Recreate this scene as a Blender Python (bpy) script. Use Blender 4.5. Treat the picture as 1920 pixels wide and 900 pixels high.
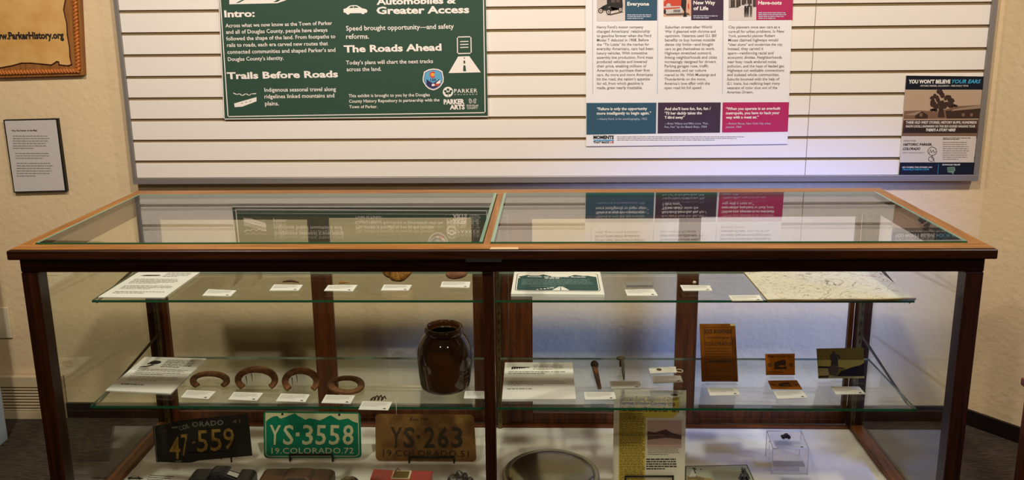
import bpy, math, random
import numpy as np
from mathutils import Matrix, Vector

for o in list(bpy.data.objects): bpy.data.objects.remove(o)
SC = bpy.context.scene
COL = SC.collection
V = lambda *a: np.array(a, float)

# ---------------------------------------------------------------- camera
CAM = V(0.0458, -2.9733, 1.5575); YAW, PITCH, ROLL = -0.02986, 0.21435, -0.00997
FPX, PPX, PPY = 1562.1, 960.0, 355.1
FW = V(math.sin(YAW)*math.cos(PITCH), math.cos(YAW)*math.cos(PITCH), -math.sin(PITCH))
_r = V(math.cos(YAW), -math.sin(YAW), 0); _u = np.cross(_r, FW)
RT = math.cos(ROLL)*_r + math.sin(ROLL)*_u
UP = -math.sin(ROLL)*_r + math.cos(ROLL)*_u
cd = bpy.data.cameras.new('camera'); cam = bpy.data.objects.new('camera', cd); COL.objects.link(cam)
cam.matrix_world = Matrix(((RT[0], UP[0], -FW[0], CAM[0]), (RT[1], UP[1], -FW[1], CAM[1]), (RT[2], UP[2], -FW[2], CAM[2]), (0, 0, 0, 1)))
cd.sensor_width = 36; cd.lens = 36*FPX/1920; cd.shift_y = -(450-PPY)/1920; cd.clip_start = .05
SC.camera = cam

# ---------------------------------------------------------------- view, world, lights
vs = SC.view_settings
SC.display_settings.display_device = 'sRGB'
vs.view_transform = 'Standard'; vs.look = 'None'; vs.gamma = 1; vs.use_curve_mapping = False
vs.exposure = 0.36
cy = SC.cycles
cy.max_bounces = 10; cy.transparent_max_bounces = 40; cy.glossy_bounces = 5; cy.diffuse_bounces = 4
cy.caustics_reflective = False; cy.caustics_refractive = False; cy.sample_clamp_indirect = 4
W = bpy.data.worlds.new('world'); SC.world = W; W.use_nodes = True
W.node_tree.nodes['Background'].inputs[0].default_value = (1.0, .56, .26, 1)
W.node_tree.nodes['Background'].inputs[1].default_value = .05

def lamp(name, kind, loc, aim, power, color, **kw):
    d = bpy.data.lights.new(name, kind); o = bpy.data.objects.new(name, d); COL.objects.link(o)
    o.location = loc; o.rotation_euler = (Vector(aim)-Vector(loc)).to_track_quat('-Z', 'Y').to_euler()
    d.energy = power; d.color = color
    for k, v in kw.items(): setattr(d, k, v)
    return o
WARM = (1.0, .925, .84)
SPOT = dict(spot_size=math.radians(120), spot_blend=.9, shadow_soft_size=.06)
lamp('ceiling_or_fill_spot', 'SPOT', (-1.45, -1.75, 2.95), (-1.2, .3, 1.1), 115, WARM, **SPOT)
lamp('ceiling_or_fill_spot', 'SPOT', (0.15, -1.85, 2.95), (0.1, .3, 1.2), 132, WARM, **SPOT)
lamp('ceiling_or_fill_spot', 'SPOT', (2.2, -1.7, 2.95), (1.4, .3, 1.2), 95, WARM, **SPOT)
lamp('ceiling_or_fill_spot', 'SPOT', (-1.0, -3.7, 2.95), (-.5, -.4, .3), 32, (1.0, .86, .66), **SPOT)  # added fill lamp behind the camera, brightens the case interior
lamp('ceiling_or_fill_spot', 'SPOT', (1.2, -3.7, 2.95), (.5, -.4, .3), 26, (1.0, .86, .66), **SPOT)  # second added fill lamp from the front, weaker
lamp('cool_fill_spot', 'SPOT', (3.9, -2.45, 1.65), (.70, .33, .26), 1150, (.16, .28, 1.0), spot_size=math.radians(21), spot_blend=.6, shadow_soft_size=.25)  # added lamp standing in for the bluish light's unseen source

# ---------------------------------------------------------------- pixel -> place helpers
def ray(px, py): return FW + RT*(px-PPX)/FPX - UP*(py-PPY)/FPX
def at(px, py, ax, v):
    d = ray(px, py); return CAM + d*(v-CAM[ax])/d[ax]
def atp(px, py, p0, n):
    d = ray(px, py); return CAM + d*(np.dot(p0-CAM, n)/np.dot(d, n))

# ---------------------------------------------------------------- materials
def lin(c):
    if isinstance(c, str): c = [int(c[i:i+2], 16)/255 for i in (0, 2, 4)]
    return tuple(x/12.92 if x <= .04045 else ((x+.055)/1.055)**2.4 for x in c) + (1,)
MC = {}
def nt(name):
    m = bpy.data.materials.new(name); m.use_nodes = True
    t = m.node_tree; b = t.nodes['Principled BSDF']
    return m, t, b
def N(t, k, **kw):
    n = t.nodes.new(k)
    for a, v in kw.items():
        if a in n.inputs: n.inputs[a].default_value = v
        else: setattr(n, a, v)
    return n
def M(c, rough=.6, metal=0., spec=.4, mottled=0, mscale=60, c2=None, bump=0, name=None, coat=0):
    """flat or mottled procedural surface"""
    key = (c, rough, metal, spec, mottled, mscale, c2, bump, coat)
    if key in MC: return MC[key]
    m, t, b = nt(name or 'surface')
    b.inputs['Roughness'].default_value = rough; b.inputs['Metallic'].default_value = metal
    b.inputs['Specular IOR Level'].default_value = spec; b.inputs['Coat Weight'].default_value = coat
    b.inputs['Base Color'].default_value = lin(c)
    if mottled or bump:
        tc = N(t, 'ShaderNodeTexCoord'); no = N(t, 'ShaderNodeTexNoise', Scale=mscale, Detail=5., Roughness=.6)
        t.links.new(tc.outputs['Object'], no.inputs['Vector'])
        if mottled:
            r = N(t, 'ShaderNodeValToRGB'); e = r.color_ramp.elements
            e[0].position = .5-.35/max(mottled, .1)*.5; e[1].position = .5+.35/max(mottled, .1)*.5
            a = lin(c); e[0].color = lin(c2) if c2 else tuple(x*.6 for x in a[:3])+(1,); e[1].color = a
            t.links.new(no.outputs['Fac'], r.inputs[0]); t.links.new(r.outputs[0], b.inputs['Base Color'])
        if bump:
            bp = N(t, 'ShaderNodeBump', Strength=bump, Distance=.004)
            t.links.new(no.outputs['Fac'], bp.inputs['Height']); t.links.new(bp.outputs[0], b.inputs['Normal'])
    MC[key] = m; return m
def wood(ax, dark='2a0f05', lightc='5e2a10', rough=.35, key=''):
    k = ('wood', ax, dark, lightc, rough)
    if k in MC: return MC[k]
    m, t, b = nt('wood_grain')
    tc = N(t, 'ShaderNodeTexCoord'); mp = N(t, 'ShaderNodeMapping')
    s = [70, 70, 70]; s['xyz'.index(ax)] = 3.5
    mp.inputs['Scale'].default_value = s
    n1 = N(t, 'ShaderNodeTexNoise', Scale=1., Detail=6., Roughness=.65, Distortion=.6)
    r = N(t, 'ShaderNodeValToRGB'); e = r.color_ramp.elements
    e[0].position = .32; e[0].color = lin(dark); e[1].position = .7; e[1].color = lin(lightc)
    bp = N(t, 'ShaderNodeBump', Strength=.12, Distance=.001)
    t.links.new(tc.outputs['Object'], mp.inputs[0]); t.links.new(mp.outputs[0], n1.inputs['Vector'])
    t.links.new(n1.outputs['Fac'], r.inputs[0]); t.links.new(r.outputs[0], b.inputs['Base Color'])
    t.links.new(n1.outputs['Fac'], bp.inputs['Height']); t.links.new(bp.outputs[0], b.inputs['Normal'])
    b.inputs['Roughness'].default_value = rough; b.inputs['Specular IOR Level'].default_value = .3
    MC[k] = m; return m
def stucco(c):
    m, t, b = nt('textured_plaster')
    tc = N(t, 'ShaderNodeTexCoord')
    n1 = N(t, 'ShaderNodeTexNoise', Scale=55., Detail=4., Roughness=.55); n2 = N(t, 'ShaderNodeTexNoise', Scale=2.5, Detail=3.)
    vo = N(t, 'ShaderNodeTexVoronoi', Scale=38.); vo.feature = 'SMOOTH_F1'
    mx = N(t, 'ShaderNodeMath', operation='MULTIPLY_ADD'); mx.inputs[1].default_value = .5
    bp = N(t, 'ShaderNodeBump', Strength=.38, Distance=.006)
    r = N(t, 'ShaderNodeValToRGB'); e = r.color_ramp.elements; a = lin(c)
    e[0].position = .3; e[1].position = .7; e[0].color = tuple(x*.93 for x in a[:3])+(1,); e[1].color = a
    for n in (n1, n2, vo): t.links.new(tc.outputs['Object'], n.inputs['Vector'])
    t.links.new(vo.outputs['Distance'], mx.inputs[0]); t.links.new(n1.outputs['Fac'], mx.inputs[2])
    t.links.new(mx.outputs[0], bp.inputs['Height']); t.links.new(bp.outputs[0], b.inputs['Normal'])
    t.links.new(n2.outputs['Fac'], r.inputs[0]); t.links.new(r.outputs[0], b.inputs['Base Color'])
    b.inputs['Roughness'].default_value = .75; b.inputs['Specular IOR Level'].default_value = .25
    return m
def carpet():
    m, t, b = nt('carpet_pile')
    tc = N(t, 'ShaderNodeTexCoord'); mp = N(t, 'ShaderNodeMapping'); mp.inputs['Rotation'].default_value = (0, 0, .5)
    mp.inputs['Scale'].default_value = (25, 160, 1)
    n1 = N(t, 'ShaderNodeTexNoise', Scale=1., Detail=5.)
    r = N(t, 'ShaderNodeValToRGB'); e = r.color_ramp.elements
    e[0].position = .35; e[0].color = lin('261d14'); e[1].position = .7; e[1].color = lin('4e4032')
    bp = N(t, 'ShaderNodeBump', Strength=.6, Distance=.005)
    t.links.new(tc.outputs['Object'], mp.inputs[0]); t.links.new(mp.outputs[0], n1.inputs['Vector'])
    t.links.new(n1.outputs['Fac'], r.inputs[0]); t.links.new(r.outputs[0], b.inputs['Base Color'])
    t.links.new(n1.outputs['Fac'], bp.inputs['Height']); t.links.new(bp.outputs[0], b.inputs['Normal'])
    b.inputs['Roughness'].default_value = .95
    return m
def glass(name, tint, f0=.04, rough=0.):
    """thin pane: clear transmission plus a Fresnel reflection on each face"""
    k = ('glass', tint, f0)
    if k in MC: return MC[k]
    m, t, b = nt(name); t.nodes.remove(b)
    out = t.nodes['Material Output']
    lw = N(t, 'ShaderNodeLayerWeight', Blend=.5)
    p = N(t, 'ShaderNodeMath', operation='POWER'); p.inputs[1].default_value = 5
    ma = N(t, 'ShaderNodeMath', operation='MULTIPLY_ADD'); ma.inputs[1].default_value = 1-f0; ma.inputs[2].default_value = f0
    tr = N(t, 'ShaderNodeBsdfTransparent'); tr.inputs[0].default_value = lin(tint)
    gl = N(t, 'ShaderNodeBsdfGlossy'); gl.inputs['Roughness'].default_value = rough; gl.inputs[0].default_value = (1, 1, 1, 1)
    mx = N(t, 'ShaderNodeMixShader')
    t.links.new(lw.outputs['Facing'], p.inputs[0]); t.links.new(p.outputs[0], ma.inputs[0]); t.links.new(ma.outputs[0], mx.inputs[0])
    t.links.new(tr.outputs[0], mx.inputs[1]); t.links.new(gl.outputs[0], mx.inputs[2]); t.links.new(mx.outputs[0], out.inputs[0])
    MC[k] = m; return m
GL = glass('clear_glass', 'fcfefb'); ACR = glass('clear_acrylic', 'fdfdfc', .045)
EDGA = M('d8d2c4', .2, spec=.8, name='painted_acrylic_glint')  # opaque pale colour painting the glints of clear acrylic
EDGE = M('1d5a3c', .15, spec=.6, name='green_glass_edge'); BEV = M('76957c', .15, spec=.6, name='bevelled_glass_edge')
WHITE = M('efe9e0', .7, spec=.25, name='white_card'); INK = M('2b2622', .7, spec=.2, name='dark_ink'); GREY = M('837b74', .7, spec=.2, name='grey_print')
BLACK = M('0d0b0a', .45, name='black_paint'); WIRE = M('0a0908', .4, name='black_wire')

# ---------------------------------------------------------------- mesh builder
class B:
    def __init__(s, *mats): s.v = []; s.f = []; s.m = []; s.mats = list(mats); s.sm = []
    def mi(s, m):
        if m is None: return 0
        if m not in s.mats: s.mats.append(m)
        return s.mats.index(m)
    def add(s, vs, fs, m=None, smooth=False):
        o = len(s.v); s.v += [tuple(map(float, p)) for p in vs]; k = s.mi(m)
        for f in fs: s.f.append([i+o for i in f]); s.m.append(k); s.sm.append(smooth)
    def box(s, x0, x1, y0, y1, z0, z1, m=None):
        s.hexa([(x0, y0, z0), (x1, y0, z0), (x1, y1, z0), (x0, y1, z0)], [(x0, y0, z1), (x1, y0, z1), (x1, y1, z1), (x0, y1, z1)], m)
    def hexa(s, lo, hi, m=None):
        s.add(list(lo)+list(hi), [(3, 2, 1, 0), (4, 5, 6, 7), (0, 1, 5, 4), (1, 2, 6, 5), (2, 3, 7, 6), (3, 0, 4, 7)], m)
    def poly(s, pts, m=None): s.add(pts, [tuple(range(len(pts)))], m)
    def prism(s, pts, vec, m=None, side=None):
        """front polygon pts, extruded by vec (backwards)"""
        n = len(pts); q = [np.array(p)+vec for p in pts]
        s.add(pts, [tuple(range(n))], m); s.add(q, [tuple(range(n-1, -1, -1))], m)
        s.add(list(pts)+q, [(i, i+n, (i+1) % n+n, (i+1) % n) for i in range(n)], side or m)
    def tube(s, pts, r, n=8, closed=False, m=None, flat=None):
        P = [np.array(p, float) for p in pts]; k = len(P); vs = []
        rr = r if hasattr(r, '__len__') else [r]*k
        ref = None
        for i in range(k):
            a = P[(i-1) % k] if (closed or i > 0) else P[i]; b = P[(i+1) % k] if (closed or i < k-1) else P[i]
            d = b-a; d = d/(np.linalg.norm(d)+1e-12)
            if ref is None:
                ref = np.cross(d, V(0, 0, 1)); 
                if np.linalg.norm(ref) < .1: ref = np.cross(d, V(1, 0, 0))
            ref = ref-d*np.dot(ref, d); ref = ref/np.linalg.norm(ref); u = np.cross(d, ref)
            for j in range(n):
                an = 2*math.pi*j/n; vs.append(P[i]+(ref*math.cos(an)+u*math.sin(an))*rr[i])
        fs = []
        for i in range(k if closed else k-1):
            for j in range(n): fs.append((i*n+j, i*n+(j+1) % n, ((i+1) % k)*n+(j+1) % n, ((i+1) % k)*n+j))
        if not closed: fs += [tuple(range(n-1, -1, -1)), tuple((k-1)*n+j for j in range(n))]
        s.add(vs, fs, m, n > 5)
    def lathe(s, c, prof, n=40, m=None):
        vs = []; fs = []
        for (r, z) in prof:
            for j in range(n):
                a = 2*math.pi*j/n; vs.append((c[0]+r*math.cos(a), c[1]+r*math.sin(a), c[2]+z))
        for i in range(len(prof)-1):
            for j in range(n): fs.append((i*n+j, i*n+(j+1) % n, (i+1)*n+(j+1) % n, (i+1)*n+j))
        fs += [tuple(range(n-1, -1, -1)), tuple((len(prof)-1)*n+j for j in range(n))]
        s.add(vs, fs, m, True)
    def rock(s, c, r, seed, m=None, rough=.25, n=14, flat=None):
        rd = random.Random(seed); vs = []; fs = []
        ph = [(rd.uniform(-1, 1), rd.uniform(-1, 1), rd.uniform(-1, 1), rd.uniform(2, 5), rd.uniform(0, 6)) for _ in range(9)]
        for i in range(n+1):
            t = math.pi*i/n
            for j in range(2*n):
                a = math.pi*j/n; d = V(math.sin(t)*math.cos(a), math.sin(t)*math.sin(a), math.cos(t))
                k = 1+rough*sum(math.sin(f*(d@V(x, y, z))+p) for x, y, z, f, p in ph)/4
                q = d*k*V(*r)
                if flat is not None: q[2] = max(q[2], -r[2]*flat)
                vs.append(V(*c)+q)
        w = 2*n
        for i in range(n):
            for j in range(w): fs.append((i*w+j, (i+1)*w+j, (i+1)*w+(j+1) % w, i*w+(j+1) % w))
        s.add(vs, fs, m, True)
    def text(s, txt, P0, u, v, width=None, cap=None, bold=0., shear=0., m=None, track=1.):
        vs, fs = glyphs(txt, bold, shear, track)
        if not len(vs): return
        x0, x1 = vs[:, 0].min(), vs[:, 0].max(); sx = width/(x1-x0) if width else None
        sy = cap/.727 if cap else sx
        if sx is None: sx = sy
        pts = P0+np.outer((vs[:, 0]-x0)*sx, u)+np.outer(vs[:, 1]*sy, v)
        s.add(pts, fs, m)
    def build(s, name, parent=None, bevel=0, seg=2):
        me = bpy.data.meshes.new(name)
        off = V(*parent['_w']) if parent is not None else V(0, 0, 0)
        me.from_pydata([tuple(V(*p)-off) for p in s.v], [], s.f)
        for m in s.mats: me.materials.append(m)
        me.polygons.foreach_set('material_index', s.m); me.polygons.foreach_set('use_smooth', s.sm)
        me.update()
        o = bpy.data.objects.new(name, me); COL.objects.link(o)
        if parent is not None: o.parent = parent
        if bevel:
            b = o.modifiers.new('bevel', 'BEVEL'); b.width = bevel; b.segments = seg; b.limit_method = 'ANGLE'
        o['_w'] = list(off)
        return o
GC = {}
def glyphs(txt, bold, shear, track):
    k = (txt, bold, shear, track)
    if k not in GC:
        c = bpy.data.curves.new('t', 'FONT'); c.body = txt; c.offset = bold; c.shear = shear; c.resolution_u = 2; c.space_character = track
        o = bpy.data.objects.new('t', c); me = bpy.data.meshes.new_from_object(o)
        vs = np.array([tuple(p.co) for p in me.vertices]); fs = [tuple(p.vertices) for p in me.polygons]
        bpy.data.objects.remove(o); bpy.data.curves.remove(c); bpy.data.meshes.remove(me)
        GC[k] = (vs, fs)
    return GC[k]
def thing(name, label, cat, loc=(0, 0, 0), group=None):
    o = bpy.data.objects.new(name, None); COL.objects.link(o); o.location = loc; o['_w'] = list(loc); o.empty_display_size = .05
    return tag(o, label, cat, group)
def tag(o, label, cat, group=None):
    o['label'] = label; o['category'] = cat
    if group: o['group'] = group
    return o
def struct(o): o['kind'] = 'structure'; return o

class Flat:
    """a flat rectangle-like sheet in space; P by its own u,v, px by where the photo shows a point of it"""
    def __init__(s, BL, BR, TR, TL):
        s.c = [np.array(p, float) for p in (BL, BR, TR, TL)]
        n = np.cross(s.c[1]-s.c[0], s.c[3]-s.c[0]); s.n = n/np.linalg.norm(n)
        s.w = np.linalg.norm(s.c[1]-s.c[0]); s.h = np.linalg.norm(s.c[3]-s.c[0])
    def P(s, u, v, l=0.):
        a = s.c[0]*(1-u)+s.c[1]*u; b = s.c[3]*(1-u)+s.c[2]*u; return a*(1-v)+b*v+s.n*l
    def px(s, x, y, l=0.): return atp(x, y, s.c[0]+s.n*l, s.n)
    def slab(s, b, t, m=None, side=None, lift=0): b.prism([s.P(0, 0, lift), s.P(1, 0, lift), s.P(1, 1, lift), s.P(0, 1, lift)], -s.n*t, m, side)
    def uvpoly(s, b, pts, l, m=None): b.poly([s.P(u, v, l) for u, v in pts], m)
    def rect(s, b, u0, v0, u1, v1, l, m=None): s.uvpoly(b, [(u0, v0), (u1, v0), (u1, v1), (u0, v1)], l, m)
    def pxpoly(s, b, pts, l, m=None): b.poly([s.px(x, y, l) for x, y in pts][::-1], m)
    def pxline(s, b, pts, wpx, l, m=None, closed=False):
        pts = list(pts)+([pts[0]] if closed else [])
        for (x0, y0), (x1, y1) in zip(pts, pts[1:]):
            d = math.hypot(x1-x0, y1-y0)+1e-9; ex, ey = (x1-x0)/d*wpx/2, (y1-y0)/d*wpx/2
            s.pxpoly(b, [(x0-ex+ey, y0-ey-ex), (x1+ex+ey, y1+ey-ex), (x1+ex-ey, y1+ey+ex), (x0-ex-ey, y0-ey+ex)], l, m)
    def pxtext(s, b, txt, xl, yl, xr, yr=None, cap=None, bold=0., shear=0., l=.0012, m=None, track=1.):
        yr = yl if yr is None else yr
        A, C = s.px(xl, yl, l), s.px(xr, yr, l); u = C-A; w = np.linalg.norm(u); u = u/w; v = np.cross(s.n, u)
        cp = np.linalg.norm(s.px(xl, yl-cap, l)-A) if cap else None
        b.text(txt, A, u, v, w, cp, bold, shear, m, track)
    def words(s, b, u0, u1, vt, vb, n, l, m=None, seed=1, last=.6, fill=.5, wmin=.02, wmax=.09):
        rd = random.Random(seed); p = (vt-vb)/n
        for i in range(n):
            v1 = vt-i*p; v0 = v1-p*fill; end = u0+(u1-u0)*(rd.uniform(.88, 1) if i < n-1 else last); u = u0
            while u < end-.01:
                w = min(rd.uniform(wmin, wmax), end-u); s.rect(b, u, v0, u+w, v1, l, m); u += w+.012
    def pxwords(s, b, x0, x1, yt, yb, n, l, m=None, seed=1, last=.6, fill=.5):
        rd = random.Random(seed); p = (yb-yt)/n
        for i in range(n):
            y0 = yt+i*p; y1 = y0+p*fill; end = x0+(x1-x0)*(rd.uniform(.88, 1) if i < n-1 else last); x = x0
            while x < end-.5:
                w = min(rd.uniform(2, 9), end-x); s.pxpoly(b, [(x, y0), (x+w, y0), (x+w, y1), (x, y1)], l, m); x += w+1.0
def ell(cx, cy, rx, ry, n=28, a0=0, a1=360): return [(cx+rx*math.cos(math.radians(a0+(a1-a0)*i/(n if a1-a0 == 360 else n-1))), cy+ry*math.sin(math.radians(a0+(a1-a0)*i/(n if a1-a0 == 360 else n-1)))) for i in range(n)]
def wallflat(q, Y): return Flat(*[at(x, y, 1, Y) for x, y in q])
def shelfflat(q, z): return Flat(*[at(x, y, 2, z) for x, y in q])
def leanflat(q, y0, z0, tilt):
    t = math.radians(tilt); n = V(0, -math.cos(t), math.sin(t)); return Flat(*[atp(x, y, V(0, y0, z0), n) for x, y in q])

# ================================================================ the setting
KW = 1.113                                                            # wall distance settled from the reflections in the top panes
wx = lambda x: CAM[0]+(x-CAM[0])*KW
wy = lambda y: CAM[1]+(y-CAM[1])*KW
wz = lambda z: CAM[2]+(z-CAM[2])*KW
YW, FZ = wy(0), wz(.0)
XC = wx(1.655); RD = V(.650, -.760, 0); RN = V(-.760, -.650, 0)          # right wall leaves the corner at about 50 degrees
b = B(stucco('e3c89d')); b.box(-4.0, XC, YW, YW+.12, FZ, 3.0); struct(b.build('wall_back'))
b = B(stucco('e3c89d')); e = V(XC, YW, FZ)+RD*3.2
q = [V(XC, YW, FZ), e, e-RN*.12, V(XC, YW+.12, FZ)]; b.hexa(q, [p+V(0, 0, 3.0-FZ) for p in q]); struct(b.build('wall_right'))
b = B(carpet()); b.box(-4.0, 3.8, -3.4, YW+.12, FZ-.05, FZ); struct(b.build('floor'))
DK = M('140a06', .45, name='dark_baseboard')
b = B(DK); b.box(wx(-1.80), XC-.016, YW-.014, YW, FZ, FZ+.067); struct(b.build('baseboard_back'))
b = B(DK); p = V(XC, YW, FZ)+RN*.001; q = p+RD*3.1
b.hexa([p+RN*.014+RD*.004, q+RN*.014, q, p], [x+V(0, 0, .067) for x in (p+RN*.014+RD*.004, q+RN*.014, q, p)]); struct(b.build('baseboard_right'))

# heating register in the wall, left
class RB(B):                                                         # positions measured from the wall face and floor
    def add(s, vs, fs, m=None, smooth=False): B.add(s, [(wx(p[0]), YW+p[1], wz(p[2])) for p in vs], fs, m, smooth)
r = thing('wall_register', 'cream metal heating register with horizontal louvres at floor level left of display case', 'vent', (wx(-2.15), YW-.03, FZ))
CREAM = M('c9b48f', .5, name='cream_enamel')
b = RB(CREAM); b.box(-2.5, -1.80, -.030, -.004, .135, .178); b.box(-2.5, -1.80, -.030, -.004, .0, .033); b.box(-2.5, -2.44, -.03, -.004, .033, .135); b.box(-1.85, -1.80, -.03, -.004, .033, .135)
for x in (-2.055, -2.27): b.box(x-.012, x+.012, -.03, -.004, .033, .135)
b.build('frame', r, .002)
b = RB(CREAM)
for i in range(8): b.hexa([(-2.44, -.028, .036+i*.0125), (-1.85, -.028, .036+i*.0125), (-1.85, -.016, .040+i*.0125), (-2.44, -.016, .040+i*.0125)], [(-2.44, -.028, .0405+i*.0125), (-1.85, -.028, .0405+i*.0125), (-1.85, -.016, .0425+i*.0125), (-2.44, -.016, .0425+i*.0125)])
b.build('louvres', r)
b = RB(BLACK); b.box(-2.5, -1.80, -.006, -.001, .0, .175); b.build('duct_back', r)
b = RB(M('d8c8a6', .45, name='ivory_plastic')); b.box(-2.05, -1.98, -.008, -.0005, .33, .455); tag(b.build('wall_plate', None, .003), 'ivory blank wall plate on plaster wall above the heating register', 'outlet plate')

# ================================================================ slat wall panel
XL, XR, SEAM = wx(-1.4084), wx(1.5902), wx(1.0022); ZS = wz(1.5575); SP = .0762*KW; ZB = wz(.966); YP = YW-.04
r = thing('slatwall_panel', 'large cream slatwall display board in grey metal frame on back wall', 'display board', (.09, YW-.001, ZB))
BRD = M('ece2d6', .38, spec=.35, name='cream_laminate')
b = B(BRD)
edges = [ZB]+[ZS-i*SP for i in range(7, -7, -1)]
for z0, z1 in zip(edges, edges[1:]):
    for x0, x1 in ((XL, SEAM-.0012), (SEAM+.0012, XR)): b.box(x0, x1, YP, YW-.026, z0+(.0058 if z0 > ZB else 0), z1-.0058)
b.box(XL, XR, YW-.012, YW-.003, ZB, edges[-1]); b.build('slat_boards', r, .0008, 1)
ALU = M('ac946c', .18, .5, name='groove_metal')
b = B(ALU)
for z in edges[1:-1]: b.box(XL, XR, YW-.0330, YW-.0135, z-.0105, z+.0105)
b.build('groove_inserts', r)
b = B(M('6b5a45', .6, name='seam_strip')); b.box(SEAM-.0012, SEAM+.0012, YW-.034, YW-.0262, ZB, edges[-1]); b.build('seam', r)
FRM = M('a49c95', .35, .55, name='satin_aluminium')
zt = edges[-1]
for x0, x1, z0, z1 in ((XL-.017, XR+.022, ZB-.026, ZB-.0004), (XL-.017, XR+.022, zt+.0004, zt+.024), (XL-.017, XL-.0004, ZB, zt), (XR+.0004, XR+.022, ZB, zt)):
    b = B(FRM); b.box(x0, x1, YW-.046, YW-.002, z0, z1); b.build('frame_rail', r, .0015)

# ================================================================ posters on the slat wall
def board(name, label, cat, q, Y, t, face, side=None, part='board'):
    f = wallflat(q, Y-t); c = (f.c[0]+f.c[1])/2
    r = thing(name, label, cat, (c[0], Y, c[2])); b = B(face); f.slab(b, t-.0006, face, side); b.build(part, r)
    return f, r
GRN = M('2f4a3a', .55, spec=.3, name='dark_green_print'); CRM = M('efe4d8', .6, spec=.2, name='cream_print')
f, r = board('exhibit_sign', 'dark green exhibit introduction sign with cream headings on slatwall', 'sign', [(420, 224.5), (914.8, 219.5), (908, -150), (403.5, -150)], YP, .010, GRN, CRM)
b = B(CRM)
f.pxline(b, [(404, -140), (427.5, 218.6), (909.6, 211.2), (904.5, -140)], 1.7, .0008)
f.pxline(b, [(403.8, -150), (420.5, 223.3), (914.3, 218.3)], 1.6, .0008)
b.build('border_line', r)
H = dict(bold=.035, l=.0012)
for lines in ([('Automobiles &', 706, 8.6, 855, 6, 12), ('Greater Access', 706, 26, 880, 24, 13.5)], [('Intro:', 421, 32, 478, 31, 12.5)], [('Trails Before Roads', 426, 148, 634, 144.5, 12.5)], [('The Roads Ahead', 645, 98, 828, 94.5, 13)]):
    b = B(CRM)
    for t in lines: f.pxtext(b, *t, **H)
    b.build('heading', r)
PARA = (('Across what we now know as the Town of Parker', 423, 51.5, 623, 46.5), ('and all of Douglas County, people have always', 424, 63.5, 614, 59.5), ('followed the shape of the land. From footpaths to', 424.5, 76, 629, 71.5), ('rails to roads, each era carved new routes that', 426, 88, 615, 84.8), ('connected communities and shaped Parker’s and', 426.5, 101, 629, 97), ('Douglas County’s identity.', 427.5, 114.5, 532, 112),
    ('Speed brought opportunity—and safety', 649, 57.5, 851, 53.5), ('reforms.', 649, 72.8, 692, 72.3), ('Today’s plans will chart the next tracks', 649, 121, 812, 118), ('across the land.', 650, 133.5, 715, 132.7),
    ('Indigenous seasonal travel along', 496, 172, 630, 170.5), ('ridgelines linked mountains and', 496, 184.5, 627, 182.5), ('plains.', 497, 197.8, 523, 197.5),
    ('This exhibit is brought to you by the Douglas', 654, 182.5, 806, 180.3), ('County History Repository in partnership with the', 654.5, 192.6, 824, 190), ('Town of Parker.', 655, 203, 708, 202.5))
for i0, i1 in ((0, 6), (6, 8), (8, 10), (10, 13), (13, 16)):
    b = B(CRM)
    for t in PARA[i0:i1]: f.pxtext(b, *t, bold=.012)
    b.build('paragraph', r)
b = B(CRM)                                                            # landscape picture block, top left
f.pxpoly(b, [(429, -40), (560, -44), (537, 0), (520, 6), (430, 8)], .0008)
for q in ([(442, 5.5), (470, -8), (474, -8), (448, 5)], [(512, 4), (540, -12), (545, -12), (520, 3.5)]): f.pxpoly(b, q, .0014, GRN)
b.build('picture_block', r)
b = B(CRM)                                                            # car icon
f.pxpoly(b, [(644, 23), (644, 17), (649, 15.5), (655, 11), (660, 9.8), (669, 9.8), (674, 12.5), (679, 15.5), (686, 17), (689, 20), (688, 23.5), (683, 24.5), (650, 25)], .0008)
f.pxpoly(b, ell(652.5, 23.5, 3.8, 3.8), .0011); f.pxpoly(b, ell(680.5, 22.8, 3.8, 3.8), .0011)
f.pxpoly(b, [(654.5, 15), (657.5, 12), (661.8, 11.6), (661.8, 14.8)], .0014, GRN); f.pxpoly(b, [(663, 11.5), (668, 11.6), (673, 14.2), (663, 14.7)], .0014, GRN)
b.build('car_icon', r)
b = B(CRM)
f.pxline(b, [(857.5, 69.5), (883, 68.8), (883.5, 99.8), (857.8, 100.5)], 1.8, .0008, closed=True)
for y in (78, 83.5, 89): f.pxline(b, [(863.5, y), (877.5, y-.5)], 1.6, .0008)
b.build('document_icon', r)
b = B(CRM); f.pxpoly(b, [(859, 106), (880, 105.3), (901.5, 135.7), (841, 137)], .0008)
for q in ([(870, 107.5), (871.5, 107.5), (871.7, 110), (869.8, 110)], [(869.3, 113.5), (872, 113.5), (872.3, 119), (869, 119)], [(869, 122.5), (872.4, 122.5), (874, 133.5), (868.3, 133.5)]): f.pxpoly(b, q, .0014, GRN)
b.build('road_icon', r)
b = B(CRM); f.pxpoly(b, [(439, 194), (481, 182), (481, 190), (454, 200), (440, 201)], .0008)
f.pxline(b, [(438, 174.5), (444, 177.5), (449, 175.5), (454, 179.5), (461, 175.5), (467, 179), (471, 176), (479.5, 175.5)], 1.5, .0008)
for x, y in ((452, 194), (460, 192), (468, 190)): f.pxline(b, [(x, y), (x+3, y-1)], .8, .0014, GRN)
b.build('trail_icon', r)
BLU = M('5fa3c4', .6, name='blue_print'); RED = M('d2452c', .6, name='red_print'); YEL = M('f0a437', .6, name='yellow_print'); NAV = M('2b2350', .6, name='navy_print')
b = B(CRM)
def shield(k): return [(812.5+x*k, 149+y*k) for x, y in ((-17.5, -14.5), (-9, -19), (0, -20.5), (10, -19.3), (17, -15.5), (19.5, -3), (19, 5), (13, 14), (7, 18), (0, 20.5), (-8, 18), (-14, 13), (-19.5, 4), (-20, -2))]
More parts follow.
